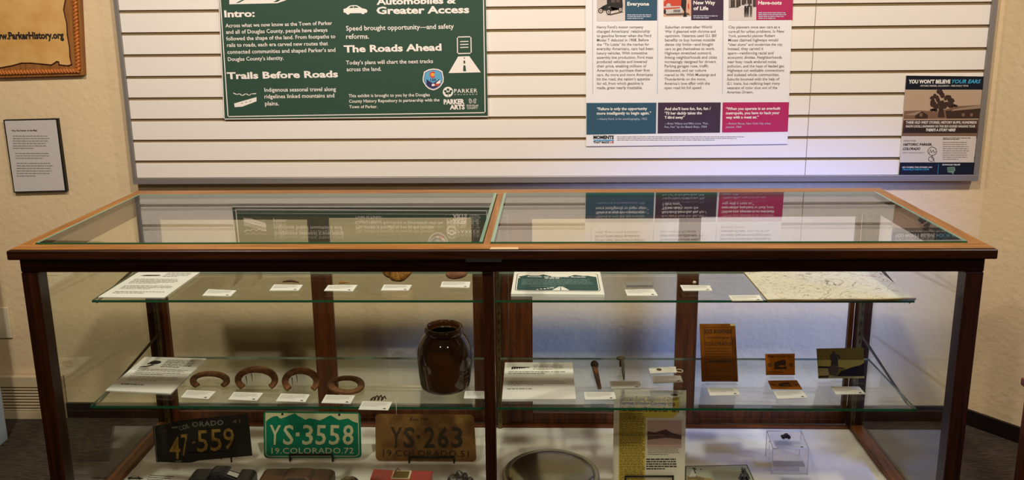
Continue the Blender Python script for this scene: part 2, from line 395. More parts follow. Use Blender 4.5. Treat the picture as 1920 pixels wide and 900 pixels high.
f.pxpoly(b, shield(1), .0008); f.pxpoly(b, shield(.9), .0011, M('6a6f8f', .6)); f.pxpoly(b, shield(.84), .0014, BLU)
f.pxpoly(b, [(800, 148.5), (806, 153), (812, 156), (818, 152.5), (824, 148), (827, 153), (825, 159), (818, 164), (812, 166), (804, 163), (799.5, 158)], .0017, NAV)
f.pxpoly(b, [(817, 156), (825.5, 149), (826, 155), (823, 158.5)], .002, CRM)
f.pxpoly(b, [(816, 157.5), (824.5, 156.5), (822, 161), (816, 161)], .0022, RED); f.pxpoly(b, [(809.5, 157.5), (815, 157), (815, 161), (809.5, 161.5)], .0022, CRM)
f.pxpoly(b, [(811.5+6*math.cos(math.radians(a)), 140+6.2*math.sin(math.radians(a))) for a in range(40, 325, 12)]+[(811.5+2.6*math.cos(math.radians(a)), 140+2.7*math.sin(math.radians(a))) for a in range(320, 36, -12)], .0018, RED)
f.pxpoly(b, ell(811, 140, 3.4, 3.5), .0021, YEL); f.pxtext(b, '150', 807, 152, 817.5, 151.8, 4.5, .03, l=.0022, m=NAV)
b.build('shield_emblem', r)
b = B(CRM); f.pxpoly(b, ell(840, 172.5, 9.7, 9.7, 36), .0008)
f.pxline(b, [(840.3, 181.5), (840.3, 170)], 1, .0012, GRN)
for x, y in ((840, 168), (835, 171), (845.5, 171), (837.5, 175), (843.5, 174.5)): f.pxpoly(b, ell(x, y, 2.7, 2.2, 10), .0012, GRN)
for x in (835.5, 844.5): f.pxline(b, [(840.3, 178), (x, 173)], .7, .0012, GRN)
f.pxtext(b, 'PARKER', 851.5, 174, 895, 173.3, 7.5, .01, track=1.15); f.pxtext(b, 'COLORADO', 852, 178.2, 895, 177.6, 2, .01, track=1.9)
f.pxtext(b, 'PARKER', 832, 195.3, 871, 194.5, 9, .05); f.pxtext(b, 'ARTS', 843.5, 205, 871.5, 204.6, 8.6, .05)
f.pxtext(b, 'DOUGLAS', 875, 199.8, 897, 199.5, 3.6, .012); f.pxtext(b, 'COUNTY', 876, 204.6, 895.5, 204.3, 3.8, .012)
for sx in (-1, 1):
    f.pxline(b, [(886+sx*1.5, 189.5), (886+sx*3.5, 186), (886+sx*6.5, 185.3), (886+sx*6.5, 188.5), (886+sx*4, 189.8), (886+sx*6.5, 192), (886+sx*5, 194), (886+sx*2, 192.3)], 1.6, .0009, closed=True)
b.build('logo', r)

# white three-column poster
PW = M('ece6e4', .55, spec=.3, name='white_poster_paper'); TEAL = M('2e5266', .55, name='teal_print'); PUR = M('3f2a3e', .55, name='purple_print'); MAG = M('b32458', .55, name='magenta_print'); LIL = M('b9bccb', .6, name='lilac_line'); TXT = M('7d7470', .7, spec=.2, name='grey_text')
f, r = board('history_poster', 'white three column car history poster with teal, purple and magenta boxes on slatwall', 'poster', [(1099.2, 274.3), (1476.5, 270), (1491.5, -150), (1097.4, -150)], YP, .006, PW)
b = B(LIL)
for x0, x1 in ((1110.5, 1111.5), (1233.5, 1232.6), (1357, 1354.5)): f.pxline(b, [(x0+.5, -120), (x1, 176)], 1.2, .0008)
b.build('column_rule', r)
for nm, m, top, low in (('teal_box', TEAL, [(1172, -90), (1233, -90), (1232, 38.5), (1172, 38.5)], [(1099.6, 193), (1230.8, 192.5), (1230, 250.5), (1099.6, 252.5)]), ('purple_box', PUR, [(1296, -90), (1357.5, -90), (1356, 37.8), (1296, 37.8)], [(1233.8, 192.3), (1351.5, 192), (1350, 248.6), (1233, 250.3)]), ('magenta_box', MAG, [(1418, -90), (1490, -90), (1486, 37.5), (1418, 37.8)], [(1355, 192), (1479.5, 191.5), (1477, 247), (1353.8, 248.5)])):
    b = B(m); f.pxpoly(b, top, .0008); b.build('colour_box', r); b = B(m); f.pxpoly(b, low, .0008); b.build('colour_box', r)
SEP1 = M('c9b8ad', .6, name='pale_photo'); SEP2 = M('5a4a42', .6, name='mid_photo'); DARKP = M('241d1b', .6, name='dark_photo'); ROAD = M('d8ccc4', .6, name='road_photo'); CARR = M('c9452f', .6, name='red_car_photo'); PEA = M('d9a383', .6, name='peach_photo'); CHR = M('c8c0b8', .5, name='pale_chrome_photo')
b = B(SEP1); f.pxpoly(b, [(1119, -90), (1172, -90), (1172, 39), (1119, 39.5)], .0008)
f.pxpoly(b, [(1119, 25), (1172, 20), (1172, 39), (1119, 39.5)], .0010, ROAD)
f.pxpoly(b, [(1138, -10), (1166, -10), (1168, 12), (1166, 18), (1148, 19), (1144, 12), (1138, 14), (1128, 17), (1124, 16), (1131, 11), (1138, 8)], .0013, DARKP)
f.pxpoly(b, [(1122, 16), (1146, 13), (1166, 17), (1145, 21), (1124, 19)], .0013, DARKP)
for x, y, ra in ((1126.3, 20.2, 4.6), (1141, 22.3, 4.6), (1163.3, 18, 4)):
    f.pxpoly(b, ell(x, y, ra, ra*1.08), .0014, DARKP); f.pxpoly(b, ell(x, y, ra*.66, ra*.72), .0016, SEP1); f.pxpoly(b, ell(x, y, ra*.25, ra*.28), .0018, DARKP)
f.pxpoly(b, [(1136, 28), (1166, 21), (1170, 23), (1145, 29)], .0011, SEP2); f.pxpoly(b, [(1146, 0), (1153, 0), (1153, 5), (1146, 5)], .0016, SEP2); f.pxpoly(b, [(1155, -1), (1162, -1), (1162, 4), (1156, 4.5)], .0016, SEP2)
b.build('photo_print', r)
b = B(PEA); f.pxpoly(b, [(1244, -90), (1296, -90), (1296, 30), (1244, 31)], .0008)
f.pxpoly(b, [(1244.5, 3), (1252, -2), (1276, -4), (1281, 3), (1281, 12), (1244.5, 12)], .0012, CARR); f.pxpoly(b, [(1244.5, 12), (1278, 11), (1281, 17), (1279, 24), (1248, 26), (1244.5, 24)], .0013, CHR)
f.pxpoly(b, [(1244.5, 15), (1275, 13), (1275, 15.5), (1244.5, 18)], .0015, CARR); f.pxpoly(b, ell(1253.5, 10, 4.2, 3.8), .0015, CHR); f.pxpoly(b, ell(1246.5, 22, 2.4, 4.5), .0015, DARKP)
for i in range(5): f.pxpoly(b, [(1263.5+i*2.6, 18), (1265+i*2.6, 18), (1264.6+i*2.6, 23), (1263+i*2.6, 23)], .0016, DARKP)
f.pxpoly(b, [(1246, 26), (1290, 24), (1294, 28), (1250, 29)], .0012, SEP2)
f.pxpoly(b, [(1279, -20), (1287, -20), (1287, 4), (1286, 22), (1288, 31), (1281, 31.5), (1283, 22), (1277, 12)], .0017, DARKP); f.pxpoly(b, [(1289.5, 8), (1292, 6), (1292.5, 15), (1290, 18)], .0016, CARR)
b.build('photo_print', r)
b = B(ROAD); f.pxpoly(b, [(1366.5, -90), (1418, -90), (1418, 38), (1366, 38.5)], .0008); f.pxpoly(b, [(1367, -30), (1418, -30), (1418, 13), (1367, 15)], .0010, SEP2)
rd = random.Random(5)
for i in range(14): x = 1368+i*3.5; f.pxpoly(b, [(x, rd.uniform(-6, 3)), (x+1.6, rd.uniform(-6, 3)), (x+1.6, 13), (x, 13.5)], .0013, DARKP if i % 3 else SEP1)
f.pxpoly(b, [(1384, 13.5), (1392, 9.5), (1402, 9.5), (1403, 15.5), (1386, 17)], .0015, ROAD)
for x, m in ((1397.5, DARKP), (1402, DARKP), (1408, SEP2)): f.pxpoly(b, [(x-2, 16), (x-1.5, 11), (x+2, 11), (x+2.5, 16), (x+1.5, 32), (x+.4, 32), (x, 22), (x-.6, 32), (x-1.8, 32)], .0017, m); f.pxpoly(b, ell(x+.2, 9, 1.4, 1.8, 10), .0017, SEP1)
b.build('photo_print', r)
K = dict(bold=.03, l=.0014)
for L in ([('Everyone', 1176, 10.3, 1217, None, 6.8)], [('New Way', 1300, 8.2, 1341, None, 7), ('of Life', 1300, 18.8, 1328, None, 7)], [('Have-nots', 1421.5, 8.4, 1465.5, None, 7)]):
    b = B(WHITE)
    for t in L: f.pxtext(b, *t, **K)
    b.build('heading', r)
Q = (('“Failure is only the opportunity', 1119, 206.6, 1213.3), ('more intelligently to begin again.”', 1119, 215, 1221), ('And she’ll have fun, fun, fun /', 1246, 206.5, 1332.5), ('’Til her daddy takes the', 1246, 214.8, 1316), ('T-Bird away”', 1246, 222.7, 1283.5), ('“When you operate in an overbuilt', 1361, 206.2, 1463), ('metropolis, you have to hack your', 1361, 214.4, 1461.5), ('way with a meat ax.”', 1361, 222.4, 1422.5))
for i0, i1 in ((0, 2), (2, 5), (5, 8)):
    b = B(WHITE)
    for t, xl, y, xr in Q[i0:i1]: f.pxtext(b, t, xl, y, xr, y-.6, bold=.025, l=.0014)
    b.build('quotation', r)
Q = (('—Henry Ford, in his autobiography, 1922', 1119, 225, 1213), ('—Brian Wilson and Mike Love, “Fun,', 1246, 233.5, 1328), ('Fun, Fun” by the Beach Boys, 1964', 1246, 239.8, 1325), ('—Robert Moses, New York City urban', 1361, 233.5, 1445), ('planner, 1964', 1361, 240, 1390))
for i0, i1, cap in ((0, 1, (1176, 1226, 27, 37, 3)), (1, 3, (1300, 1350, 29, 36, 2)), (3, 5, (1422, 1475, 23, 37, 4))):
    b = B(LIL)
    for t, xl, y, xr in Q[i0:i1]: f.pxtext(b, t, xl, y, xr, y-.4, bold=.008, l=.0014)
    b.build('attribution', r); b = B(LIL); f.pxwords(b, *cap, .0014, fill=.5, seed=i1); b.build('photo_credit', r)
C1 = ['Henry Ford’s motor company', 'changed Americans’ relationship', 'to gasoline forever when the Ford', 'Model T debuted in 1908. Before', 'the “Tin Lizzie” hit the market for', 'everyday Americans, cars had been', 'luxury vehicles. With innovative', 'assembly line production, Ford mass', 'produced vehicles and lowered', 'their price, enabling millions of', 'Americans to purchase their first', 'cars. As more and more Americans', 'hit the road, the nation’s appetite', 'for oil, from which gasoline is', 'made, grew nearly insatiable.']
E1 = [392, 430, 437, 422, 426, 449, 414, 448, 412, 409, 429, 446, 429, 391, 386]
C2 = ['Suburban streets after World', 'War II gleamed with chrome and', 'optimism. Veterans used G.I. Bill', 'benefits to buy homes outside', 'dense city limits—and bought', 'cars to get themselves to work.', 'Highways stretched outward,', 'linking neighborhoods and cities', 'increasingly designed for drivers.', 'Parking garages rose, traffic', 'thickened, and car culture', 'roared to life. With Mustangs and', 'Thunderbirds on the move,', 'America’s love affair with the', 'open road hit full speed.']
E2 = [790, 812, 816, 808, 798, 807, 788, 819, 817, 770, 757, 812, 755, 778, 732]
C3 = ['City planners once saw cars as a', 'cure-all for urban problems. In New', 'York, powerful planner Robert', 'Moses claimed highways would', '“clear slums” and modernize the city.', 'Instead, they carved it', 'apart—reinforcing racial and', 'economic divides. Neighborhoods', 'near busy roads endured noise,', 'pollution, and the haze of leaded gas.', 'Highways cut walkable connections', 'and isolated whole communities.', 'Suburbs boomed with the help of', 'G.I. loans, but redlining kept many', 'veterans of color shut out of the', 'American Dream.']
E3 = [1186, 1211, 1158, 1175, 1203, 1089, 1148, 1197, 1167, 1213, 1210, 1182, 1183, 1186, 1170, 1031]
for L, E, x0, x1 in ((C1, E1, 121, 121), (C2, E2, 519, 513), (C3, E3, 887, 877)):
    b = B(TXT)
    for i, (t, e) in enumerate(zip(L, E)): y = (165+i*25.2)/3.102; f.pxtext(b, t, 1080+(x0+(x1-x0)*i/15)/3.102, y, 1080+e/3.102, y-.3, bold=.006, l=.0012)
    b.build('text_column', r)
b = B(INK); f.pxtext(b, 'MOMENTS', 1112.5, 260.3, 1151, cap=6.2, bold=.05, l=.0012); f.pxtext(b, 'THAT MADE', 1112.5, 268.6, 1142, cap=3.6, bold=.03, l=.0012)
f.pxpoly(b, [(1113, 262), (1151, 261.6), (1151, 264.4), (1113, 264.8)], .0010, BLU); f.pxtext(b, 'US', 1143.5, 268.5, 1151, cap=3.6, bold=.03, l=.0012, m=RED)
b.build('logo', r)
b = B(TXT); f.pxwords(b, 1157, 1411, 256, 265, 3, .0010, fill=.3, last=.72, seed=9); b.build('fine_print', r)

# audio tour poster
NVY = M('0f1420', .45, name='near_black_print'); SKY = M('b79a80', .55, name='sepia_sky'); CYA = M('3f9cc4', .55, name='cyan_print'); PPR = M('cfc3b5', .55, name='poster_paper'); SBR = M('3a2418', .6, name='sepia_dark'); SMD = M('7a5a44', .6, name='sepia_mid')
f, r = board('audio_tour_poster', 'small audio tour poster with sepia farm photo in the right end of slatwall', 'poster', [(1685, 328.3), (1823.3, 328), (1842, 143.3), (1699, 141.7)], YP, .003, PPR)
z7 = lambda x, y: (1650+x/3.913, 120+y/3.913)
Z = lambda *p: [z7(x, y) for x, y in p]
b = B(NVY); f.pxpoly(b, Z((193, 85), (760, 91), (752, 188), (186, 188)), .0006); b.build('dark_band', r); b = B(NVY); f.pxpoly(b, Z((146, 722), (694, 722), (685, 816), (137, 816)), .0006); b.build('dark_band', r)
b = B(SKY); f.pxpoly(b, Z((185, 190), (750, 190), (712, 528), (160, 528)), .0006)
f.pxpoly(b, Z((178, 345), (300, 340), (420, 350), (560, 310), (740, 300), (712, 528), (160, 528)), .0009, SMD)
rd = random.Random(11)
for k in range(46):
    a, q = rd.uniform(0, 6.28), rd.uniform(0, 1)**.5; x, y = 450+78*q*math.cos(a), 272+66*q*math.sin(a)-(8 if abs(math.cos(a)) < .5 else 0)
    f.pxpoly(b, ell(*z7(x, y), rd.uniform(3., 5.6), rd.uniform(2.4, 4.4), 9), .0012+k*.00001, SBR)
for x, y in ((540, 303), (556, 308), (525, 312), (395, 335), (380, 338), (410, 340)): f.pxpoly(b, ell(*z7(x, y), 3.8, 2.6, 9), .0012, SBR)
f.pxpoly(b, Z((436, 300), (462, 300), (474, 392), (424, 392)), .0013, SBR)
f.pxpoly(b, Z((480, 345), (575, 330), (738, 318), (725, 400), (490, 400)), .0014, SBR); f.pxpoly(b, Z((545, 330), (740, 303), (738, 325), (520, 345)), .0016, M('9a8069', .6))
f.pxpoly(b, Z((255, 375), (305, 345), (352, 375), (350, 400), (258, 400)), .0014, SBR); f.pxpoly(b, Z((178, 375), (290, 345), (310, 345), (258, 378)), .0016, M('9a8069', .6))
for x in (290, 600, 660): f.pxpoly(b, Z((x, 362), (x+22, 362), (x+21, 385), (x, 385)), .0018, SMD)
f.pxpoly(b, Z((175, 404), (722, 404), (712, 520), (165, 520)), .0017, M('4a3022', .6)); f.pxpoly(b, Z((172, 404), (722, 400), (722, 408), (172, 412)), .0019, SKY)
f.pxpoly(b, Z((165, 508), (713, 508), (711, 524), (163, 524)), .0019, SMD)
f.pxpoly(b, Z((178, 470), (715, 470), (712, 505), (172, 505)), .0019, M('2a1a12', .6)); b.build('photo_print', r)
b = B(WHITE); T = dict(l=.0024)
f.pxtext(b, 'YOU WON’T BELIEVE', *z7(209, 142), z7(515, 140)[0], cap=7, bold=.04, **T); f.pxtext(b, 'YOUR EARS', *z7(524, 141), z7(738, 139)[0], cap=7, bold=.035, shear=.25, m=CYA, **T)
f.pxtext(b, 'HISTORIC PARKER, COLORADO – FREE AUDIO TOUR', *z7(295, 166), z7(648, 165)[0], cap=3.2, **T); b.build('heading', r); b = B(WHITE)
f.pxtext(b, 'THESE OLD WEST STORIES, HISTORY BUFFS, HUNDREDS', *z7(190, 437), z7(708, 437)[0], cap=4.6, bold=.02, **T); f.pxtext(b, 'KNOW LOCAL LANDMARKS ON THIS SELF-GUIDED WALKING TOUR', *z7(190, 465), z7(697, 465)[0], cap=4.2, bold=.015, **T); f.pxtext(b, 'THERE’S A STORY HERE!', *z7(335, 493), z7(553, 493)[0], cap=5, bold=.03, shear=.2, **T); b.build('photo_caption', r); b = B(WHITE)
f.pxtext(b, 'GO WHERE THE STORIES ARE', *z7(163, 762), z7(382, 762)[0], cap=2.4, bold=.02, **T); f.pxtext(b, 'TRAVELSTORYS.COM', *z7(163, 780), z7(358, 780)[0], cap=3.4, bold=.02, m=CYA, **T); f.pxtext(b, 'DOWNLOAD THE APP', *z7(457, 744), z7(588, 744)[0], cap=2.8, bold=.02, **T)
b.build('footer_text', r); b = B(CYA); f.pxline(b, Z((430, 735), (422, 808)), .6, .0012, CYA); b.build('footer_rule', r)
b = B(INK); f.pxtext(b, 'DISCOVER', *z7(173, 568), z7(264, 566)[0], cap=2.8, shear=.2, m=TXT, l=.001); f.pxtext(b, 'HISTORIC PARKER,', *z7(170, 598), z7(382, 598)[0], cap=4.4, bold=.03, shear=.2, l=.001); f.pxtext(b, 'COLORADO', *z7(167, 630), z7(295, 630)[0], cap=4.6, bold=.03, shear=.2, l=.001); f.pxtext(b, 'WITH TRAVELSTORYS™', *z7(165, 655), z7(328, 654)[0], cap=2.3, m=TXT, l=.001)
f.pxwords(b, *[z7(462, 0)[0], z7(665, 0)[0], z7(0, 541)[1], z7(0, 560)[1]], 2, .001, seed=2, fill=.4); f.pxwords(b, *[z7(460, 0)[0], z7(655, 0)[0], z7(0, 573)[1], z7(0, 712)[1]], 9, .001, seed=4, fill=.25, m=TXT); b.build('body_text', r)
b = B(INK)
f.pxline(b, [z7(384+32*math.cos(a/10), 640+30*math.sin(a/10)) for a in range(0, 63, 3)], .8, .001); f.pxline(b, [z7(376+20*math.cos(a/10), 697+18*math.sin(a/10)) for a in range(8, 70, 4)], .8, .001); f.pxline(b, Z((360, 655), (372, 628), (378, 650), (392, 630), (396, 652), (410, 640)), .7, .001); f.pxline(b, Z((384, 668), (380, 690), (396, 705), (398, 718)), .8, .001); b.build('walking_doodle', r)
b = B(M('6d8a72', .6, name='sage_print')); f.pxpoly(b, Z((492, 758), (548, 754), (552, 780), (540, 796), (538, 812), (526, 798), (497, 794)), .001); f.pxline(b, Z((500, 768), (540, 766)), .9, .0014, NVY); f.pxline(b, Z((500, 780), (540, 778)), .9, .0014, NVY); b.build('app_badge', r)

# ================================================================ left wall: sign and framed notice
PAR = M('dcb06c', .6, mottled=.9, mscale=9, c2='c8914a', name='parchment'); WDS = wood('z', '7a4a22', 'a87038', .5); ROPE = M('cf7a30', .5, mottled=.8, mscale=120, c2='a85a20', name='orange_rope')
f = wallflat([(-260, 153), (157, 141), (140.5, -200), (-270, -200)], YW-.022); c = f.P(.5, 0)
r = thing('parchment_sign', 'parchment style wooden sign with rope border, cut off at the top left corner', 'sign', (c[0], YW-.001, c[2]))
b = B(WDS); f.slab(b, .021); b.build('backboard', r, .002)
b = B(ROPE)
def twist(p, q, n):
    for i in range(n):
        t0, t1 = i/n, (i+1.25)/n; A = p+(q-p)*t0; C = p+(q-p)*t1; d = (q-p)/np.linalg.norm(q-p); w = np.cross(f.n, d)
        b.tube([A+w*.006, A*.75+C*.25+w*.005+f.n*.004, A*.25+C*.75-w*.005+f.n*.004, C-w*.006], [.004, .0062, .0062, .004], 7)
cr = [f.px(-250, 143), f.px(147.5, 132.5), f.px(132, -190), f.px(-250, -190)]
twist(cr[0], cr[1], 70); twist(cr[2], cr[1], 46); b.build('rope_border', r)
b = B(PAR)
edge = [(-250, -180), (124, -180), (124, -10), (119, 18), (125, 45), (126, 66), (130, 88), (131, 107), (134, 121), (128, 123), (120, 122.5), (111, 121), (110, 116), (106, 115), (102, 118), (96, 121.5), (80, 120), (58, 118), (40, 118), (22, 123), (0, 127), (-40, 124), (-120, 128), (-250, 126)]
b.prism([f.px(x, y, .003) for x, y in edge][::-1], -f.n*.0024); b.build('parchment', r)
b = B(M('3a1a0a', .6, name='burnt_edge')); f.pxline(b, edge[1:], 1.8, .0034); b.build('burnt_outline', r)
b = B(INK); f.pxtext(b, 'www.ParkerHistory.org', -18, 73.5, 120, 72, cap=13, bold=.045, l=.0040); b.build('lettering', r)
f = wallflat([(26, 361.5), (125, 358.5), (106.8, 222.3), (6, 224.8)], YW-.018); c = f.P(.5, 0)
r = thing('framed_notice', 'typed white notice in thin black frame on plaster wall', 'framed text', (c[0], YW-.001, c[2]))
b = B(BLACK); f.slab(b, .017); b.build('frame', r, .001)
b = B(M('c9c0b8', .5, name='notice_paper')); f.pxpoly(b, [(8.6, 226.6), (104.8, 224.6), (121.6, 356.7), (27.6, 359.2)], .0008); b.build('paper', r)
b = B(INK); f.pxtext(b, 'Why Put Parker on the Map', 21.5, 246.5, 69.5, 245.8, bold=.03, l=.0014)
for y0, y1, n, xa, xb, la in ((254.5, 282, 6, 24, 94, .55), (287, 300.5, 3, 28.5, 94, .8), (305.5, 334, 6, 31, 101, .5)): f.pxwords(b, xa, xb, y0, y1, n, .0014, fill=.32, seed=int(y0), last=la, m=GREY)
b.build('typed_text', r)

# ================================================================ floor things at the edges
P = at(16, 824, 2, FZ)
b = B(M('a9bccb', .6, name='pale_blue_paint')); b.box(P[0]-.40, P[0], P[1]-.45, P[1], FZ, .7); tag(b.build('pedestal', None, .004), 'pale blue display pedestal standing on carpet at the far left edge', 'pedestal')
r = thing('wooden_cabinet', 'reddish wooden cabinet corner on carpet at the lower right edge', 'cabinet', (1.78, -.65, FZ))
wz = wood('z', '4a220c', '7a3f17', .4)
for x0, x1, y0, y1 in ((1.582, 1.62, -.54, -.50), (1.582, 1.62, -.84, -.80), (1.93, 1.965, -.84, -.80), (1.93, 1.965, -.54, -.50)): b = B(wz); b.box(x0, x1, y0, y1, FZ, .38); b.build('corner_post', r, .003)
for q in ((1.588, 1.606, -.80, -.54), (1.62, 1.93, -.53, -.51), (1.62, 1.93, -.83, -.815)): b = B(wz); b.box(*q, .0, .36); b.build('side_panel', r)
b = B(wood('x', '4a220c', '7a3f17', .4)); b.box(1.57, 1.975, -.85, -.49, .38, .405); b.build('top', r, .004)

# ================================================================ the display case
CX0, CX1, CZ, CYF, CYB = -1.3345, 1.2067, .9547, -.9279, -.20
SZ1, SZ2, DZ = .762, .475, .10
case = thing('display_case', 'long antique dark wood and glass museum display case in front of slatwall', 'display case', (-.064, -.56, FZ))
RAILC = dict(dark='6e3413', lightc='a05a26')
WX, WY, WZ = wood('x', '160802', '3a1a08'), wood('y', '160802', '3a1a08'), wood('z', '160802', '3a1a08')
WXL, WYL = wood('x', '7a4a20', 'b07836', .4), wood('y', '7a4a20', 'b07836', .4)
LIPZ = .927; INX = .0195
GX0, GX1, GYF, GYB = -1.290, 1.158, -.871, -.279
def rail(m, *a, bev=.004, name='top_rail'): b = B(m); b.box(*a); return b.build(name, case, bev, 3)
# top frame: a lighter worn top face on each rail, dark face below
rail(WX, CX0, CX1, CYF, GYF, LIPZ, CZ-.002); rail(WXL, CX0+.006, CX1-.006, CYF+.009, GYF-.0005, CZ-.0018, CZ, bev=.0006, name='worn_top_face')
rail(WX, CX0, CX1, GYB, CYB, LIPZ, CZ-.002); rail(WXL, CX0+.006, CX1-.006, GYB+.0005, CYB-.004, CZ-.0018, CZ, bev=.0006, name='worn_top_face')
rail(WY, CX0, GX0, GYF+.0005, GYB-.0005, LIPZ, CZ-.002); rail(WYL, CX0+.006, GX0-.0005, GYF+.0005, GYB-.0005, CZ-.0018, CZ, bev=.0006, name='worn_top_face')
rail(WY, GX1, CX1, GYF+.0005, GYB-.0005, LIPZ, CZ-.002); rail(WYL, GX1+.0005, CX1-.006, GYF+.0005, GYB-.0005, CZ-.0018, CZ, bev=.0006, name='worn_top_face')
b = B(WYL); b.hexa([(-.0945, GYF+.0005, LIPZ), (-.0755, GYF+.0005, LIPZ), (-.0630, GYB-.0005, LIPZ), (-.0835, GYB-.0005, LIPZ)], [(-.0945, GYF+.0005, CZ), (-.0755, GYF+.0005, CZ), (-.0630, GYB-.0005, CZ), (-.0835, GYB-.0005, CZ)]); b.build('centre_bar', case, .001)
# top panes with green ground edges
for x0, x1, x2, x3 in ((GX0+.001, -.0955, -.0845, GX0+.001), (-.0745, GX1-.001, GX1-.001, -.0620)):
    b = B(GL); lo = [(x0, GYF+.001, CZ-.004), (x1, GYF+.001, CZ-.004), (x2, GYB-.001, CZ-.004), (x3, GYB-.001, CZ-.004)]; hi = [(p[0], p[1], CZ+.004) for p in lo]
    b.add(lo+hi, [(3, 2, 1, 0), (4, 5, 6, 7)], GL); b.add(lo+hi, [(0, 1, 5, 4), (1, 2, 6, 5), (2, 3, 7, 6), (3, 0, 4, 7)], EDGE); o = b.build('top_pane', case)
    for (ax, ay), (bx, by) in (((x0, GYF+.001), (x1, GYF+.001)), ((x1, GYF+.001), (x2, GYB-.001)), ((x0, GYF+.001), (x3, GYB-.001))):
        d = V(bx-ax, by-ay, 0); d = d/np.linalg.norm(d); w = V(-d[1], d[0], 0)*.009
        if np.dot(V((x0+x1)/2-ax, (GYF+GYB)/2-ay, 0), w) < 0: w = -w
        if ay == by: continue
        bb = B(BEV); A, C = V(ax, ay, CZ+.0043), V(bx, by, CZ+.0043); bb.poly([A, C, C+w, A+w] if np.cross(C-A, w)[2] > 0 else [A+w, C+w, C, A]); bb.build('bevelled_edge', o)
# upper aprons under the lip
AX0, AX1, AYF, AYB = CX0+INX, CX1-INX, CYF+.019, CYB-.018
AP = dict(name='apron')
rail(WX, AX0, AX1, AYF, AYF+.026, .888, LIPZ, **AP); rail(WX, AX0, AX1, AYB-.03, AYB, .875, LIPZ, **AP)
rail(WY, AX0, AX0+.026, AYF+.026, AYB-.03, .888, LIPZ, **AP); rail(WY, AX1-.026, AX1, AYF+.026, AYB-.03, .888, LIPZ, **AP)
# posts
PW_ = .044
for x in (AX0, AX1-PW_):
    for y in (AYF, AYB-PW_): b = B(WZ); b.box(x, x+PW_, y, y+PW_, FZ, .8879); b.build('post', case, .003)
b = B(WZ); b.box(-.0955, -.066, AYF, AYF+.03, .1, .8879); b.build('post', case, .002)
b = B(wood('z', '301606', '653210', .4)); b.box(-.118, -.052, AYB-.034, AYB, .1, .8749); b.build('post', case, .002)
# base, deck, lower rails
b = B(WX); b.box(AX0+.002, AX1-.002, AYF+.004, AYB-.004, FZ, DZ-.012); b.build('plinth', case, .003)
b = B(M('f0e8de', .6, spec=.3, mottled=.5, mscale=3, c2='e6dcd0', name='white_deck')); b.box(AX0+.045, AX1-.045, AYF+.03, -.262, DZ-.012, DZ); b.build('deck', case)
LO = dict(name='lower_rail')
WYM = wood('y', '4a260c', '80481c', .35); WXM = wood('x', '3d1a08', '7a3c14', .35)
rail(WYM, AX0+.003, AX0+.0449, AYF+.045, AYB-.045, DZ-.012, .118, **LO); rail(WYM, AX1-.0449, AX1-.003, AYF+.045, AYB-.045, DZ-.012, .118, **LO); rail(WX, AX0+.045, AX1-.045, AYF, AYF+.03, DZ-.012, .13, **LO)
# side and front panes
for x in (AX0+.018, AX1-.022):
    b = B(GL); b.box(x, x+.004, AYF+.045, AYB-.045, .118, .8879); b.build('side_pane', case)
for x0, x1 in ((AX0+PW_, -.0956), (-.0659, AX1-PW_)):
    b = B(GL); b.box(x0, x1, AYF+.012, AYF+.016, .13, .8879); b.build('front_pane', case)
# sliding doors along the back
for k, (x0, x1, lw, rw, y) in enumerate(((AX0+.045, -.664, .020, .072, -.243), (-.738, -.119, .0, .058, -.2435+.022), (-.051, .600, .082, .072, -.243), (.528, AX1-.045, .0, .016, -.2435+.022))):
    y1 = y+.018
    b = B(wood('z', '301606', '653210', .4))
    if lw: b.box(x0, x0+lw, y, y1, .1, .8749)
    if rw: b.box(x1-rw, x1, y, y1, .1, .8749)
    l, h = x0+lw, x1-rw
    b.box(l, h, y, y1, .1, .118); b.box(l, h, y+.004, y1, .118, .145); b.box(l, h, y, y1, .86, .8749)
    d = b.build('sliding_door', case, .0015)
    b = B(GL); b.box(l, h, y+.007, y+.010, .145, .86); b.build('door_pane', d)
rail(WXM, AX0+.045, AX1-.045, -.261, -.2445, .0885, .1075, bev=.0015, name='door_track')
# slotted shelf standards
BRS = M('7d6a3e', .38, .8, mottled=.6, mscale=40, c2='4e4226', name='aged_brass')
for x0, x1 in ((-1.272-.014, -1.272), (-.0925, -.0785), (1.142, 1.156)):
    b = B(BRS); b.box(x0, x1, -.270, -.2615, DZ+.001, .872); o = b.build('shelf_standard', case, .0008)
    b = B(BLACK); c = (x0+x1)/2
    for i in range(23):
        z = DZ+.03+i*.0336; b.prism([V(c+.0028*math.cos(a), -.2703, z+.004+.0028*math.sin(a)) for a in np.linspace(0, 2*math.pi, 11)[:-1]], V(0, .0002, 0)); b.box(c-.0016, c+.0016, -.2703, -.2701, z-.008, z+.003)
    b.build('keyhole_slots', o)
# shelf arms
SLV = M('35281a', .4, .6, name='dark_brass')
for z, yf, yb in ((SZ1, -.765, -.54), (SZ2, -.835, -.52)):
    for xs, xe in ((-1.272, -1.2045), (-.106, -.106), (-.065, -.065), (1.149, 1.076)):
        b = B(SLV); b.hexa([(xs-.002, -.2702, z-.019), (xs+.002, -.2702, z-.019), (xe+.002, yf+.004, z-.013), (xe-.002, yf+.004, z-.013)][::1], [(xs-.002, -.2702, z-.0085), (xs+.002, -.2702, z-.0085), (xe+.002, yf+.004, z-.0085), (xe-.002, yf+.004, z-.0085)]); b.build('shelf_arm', case)
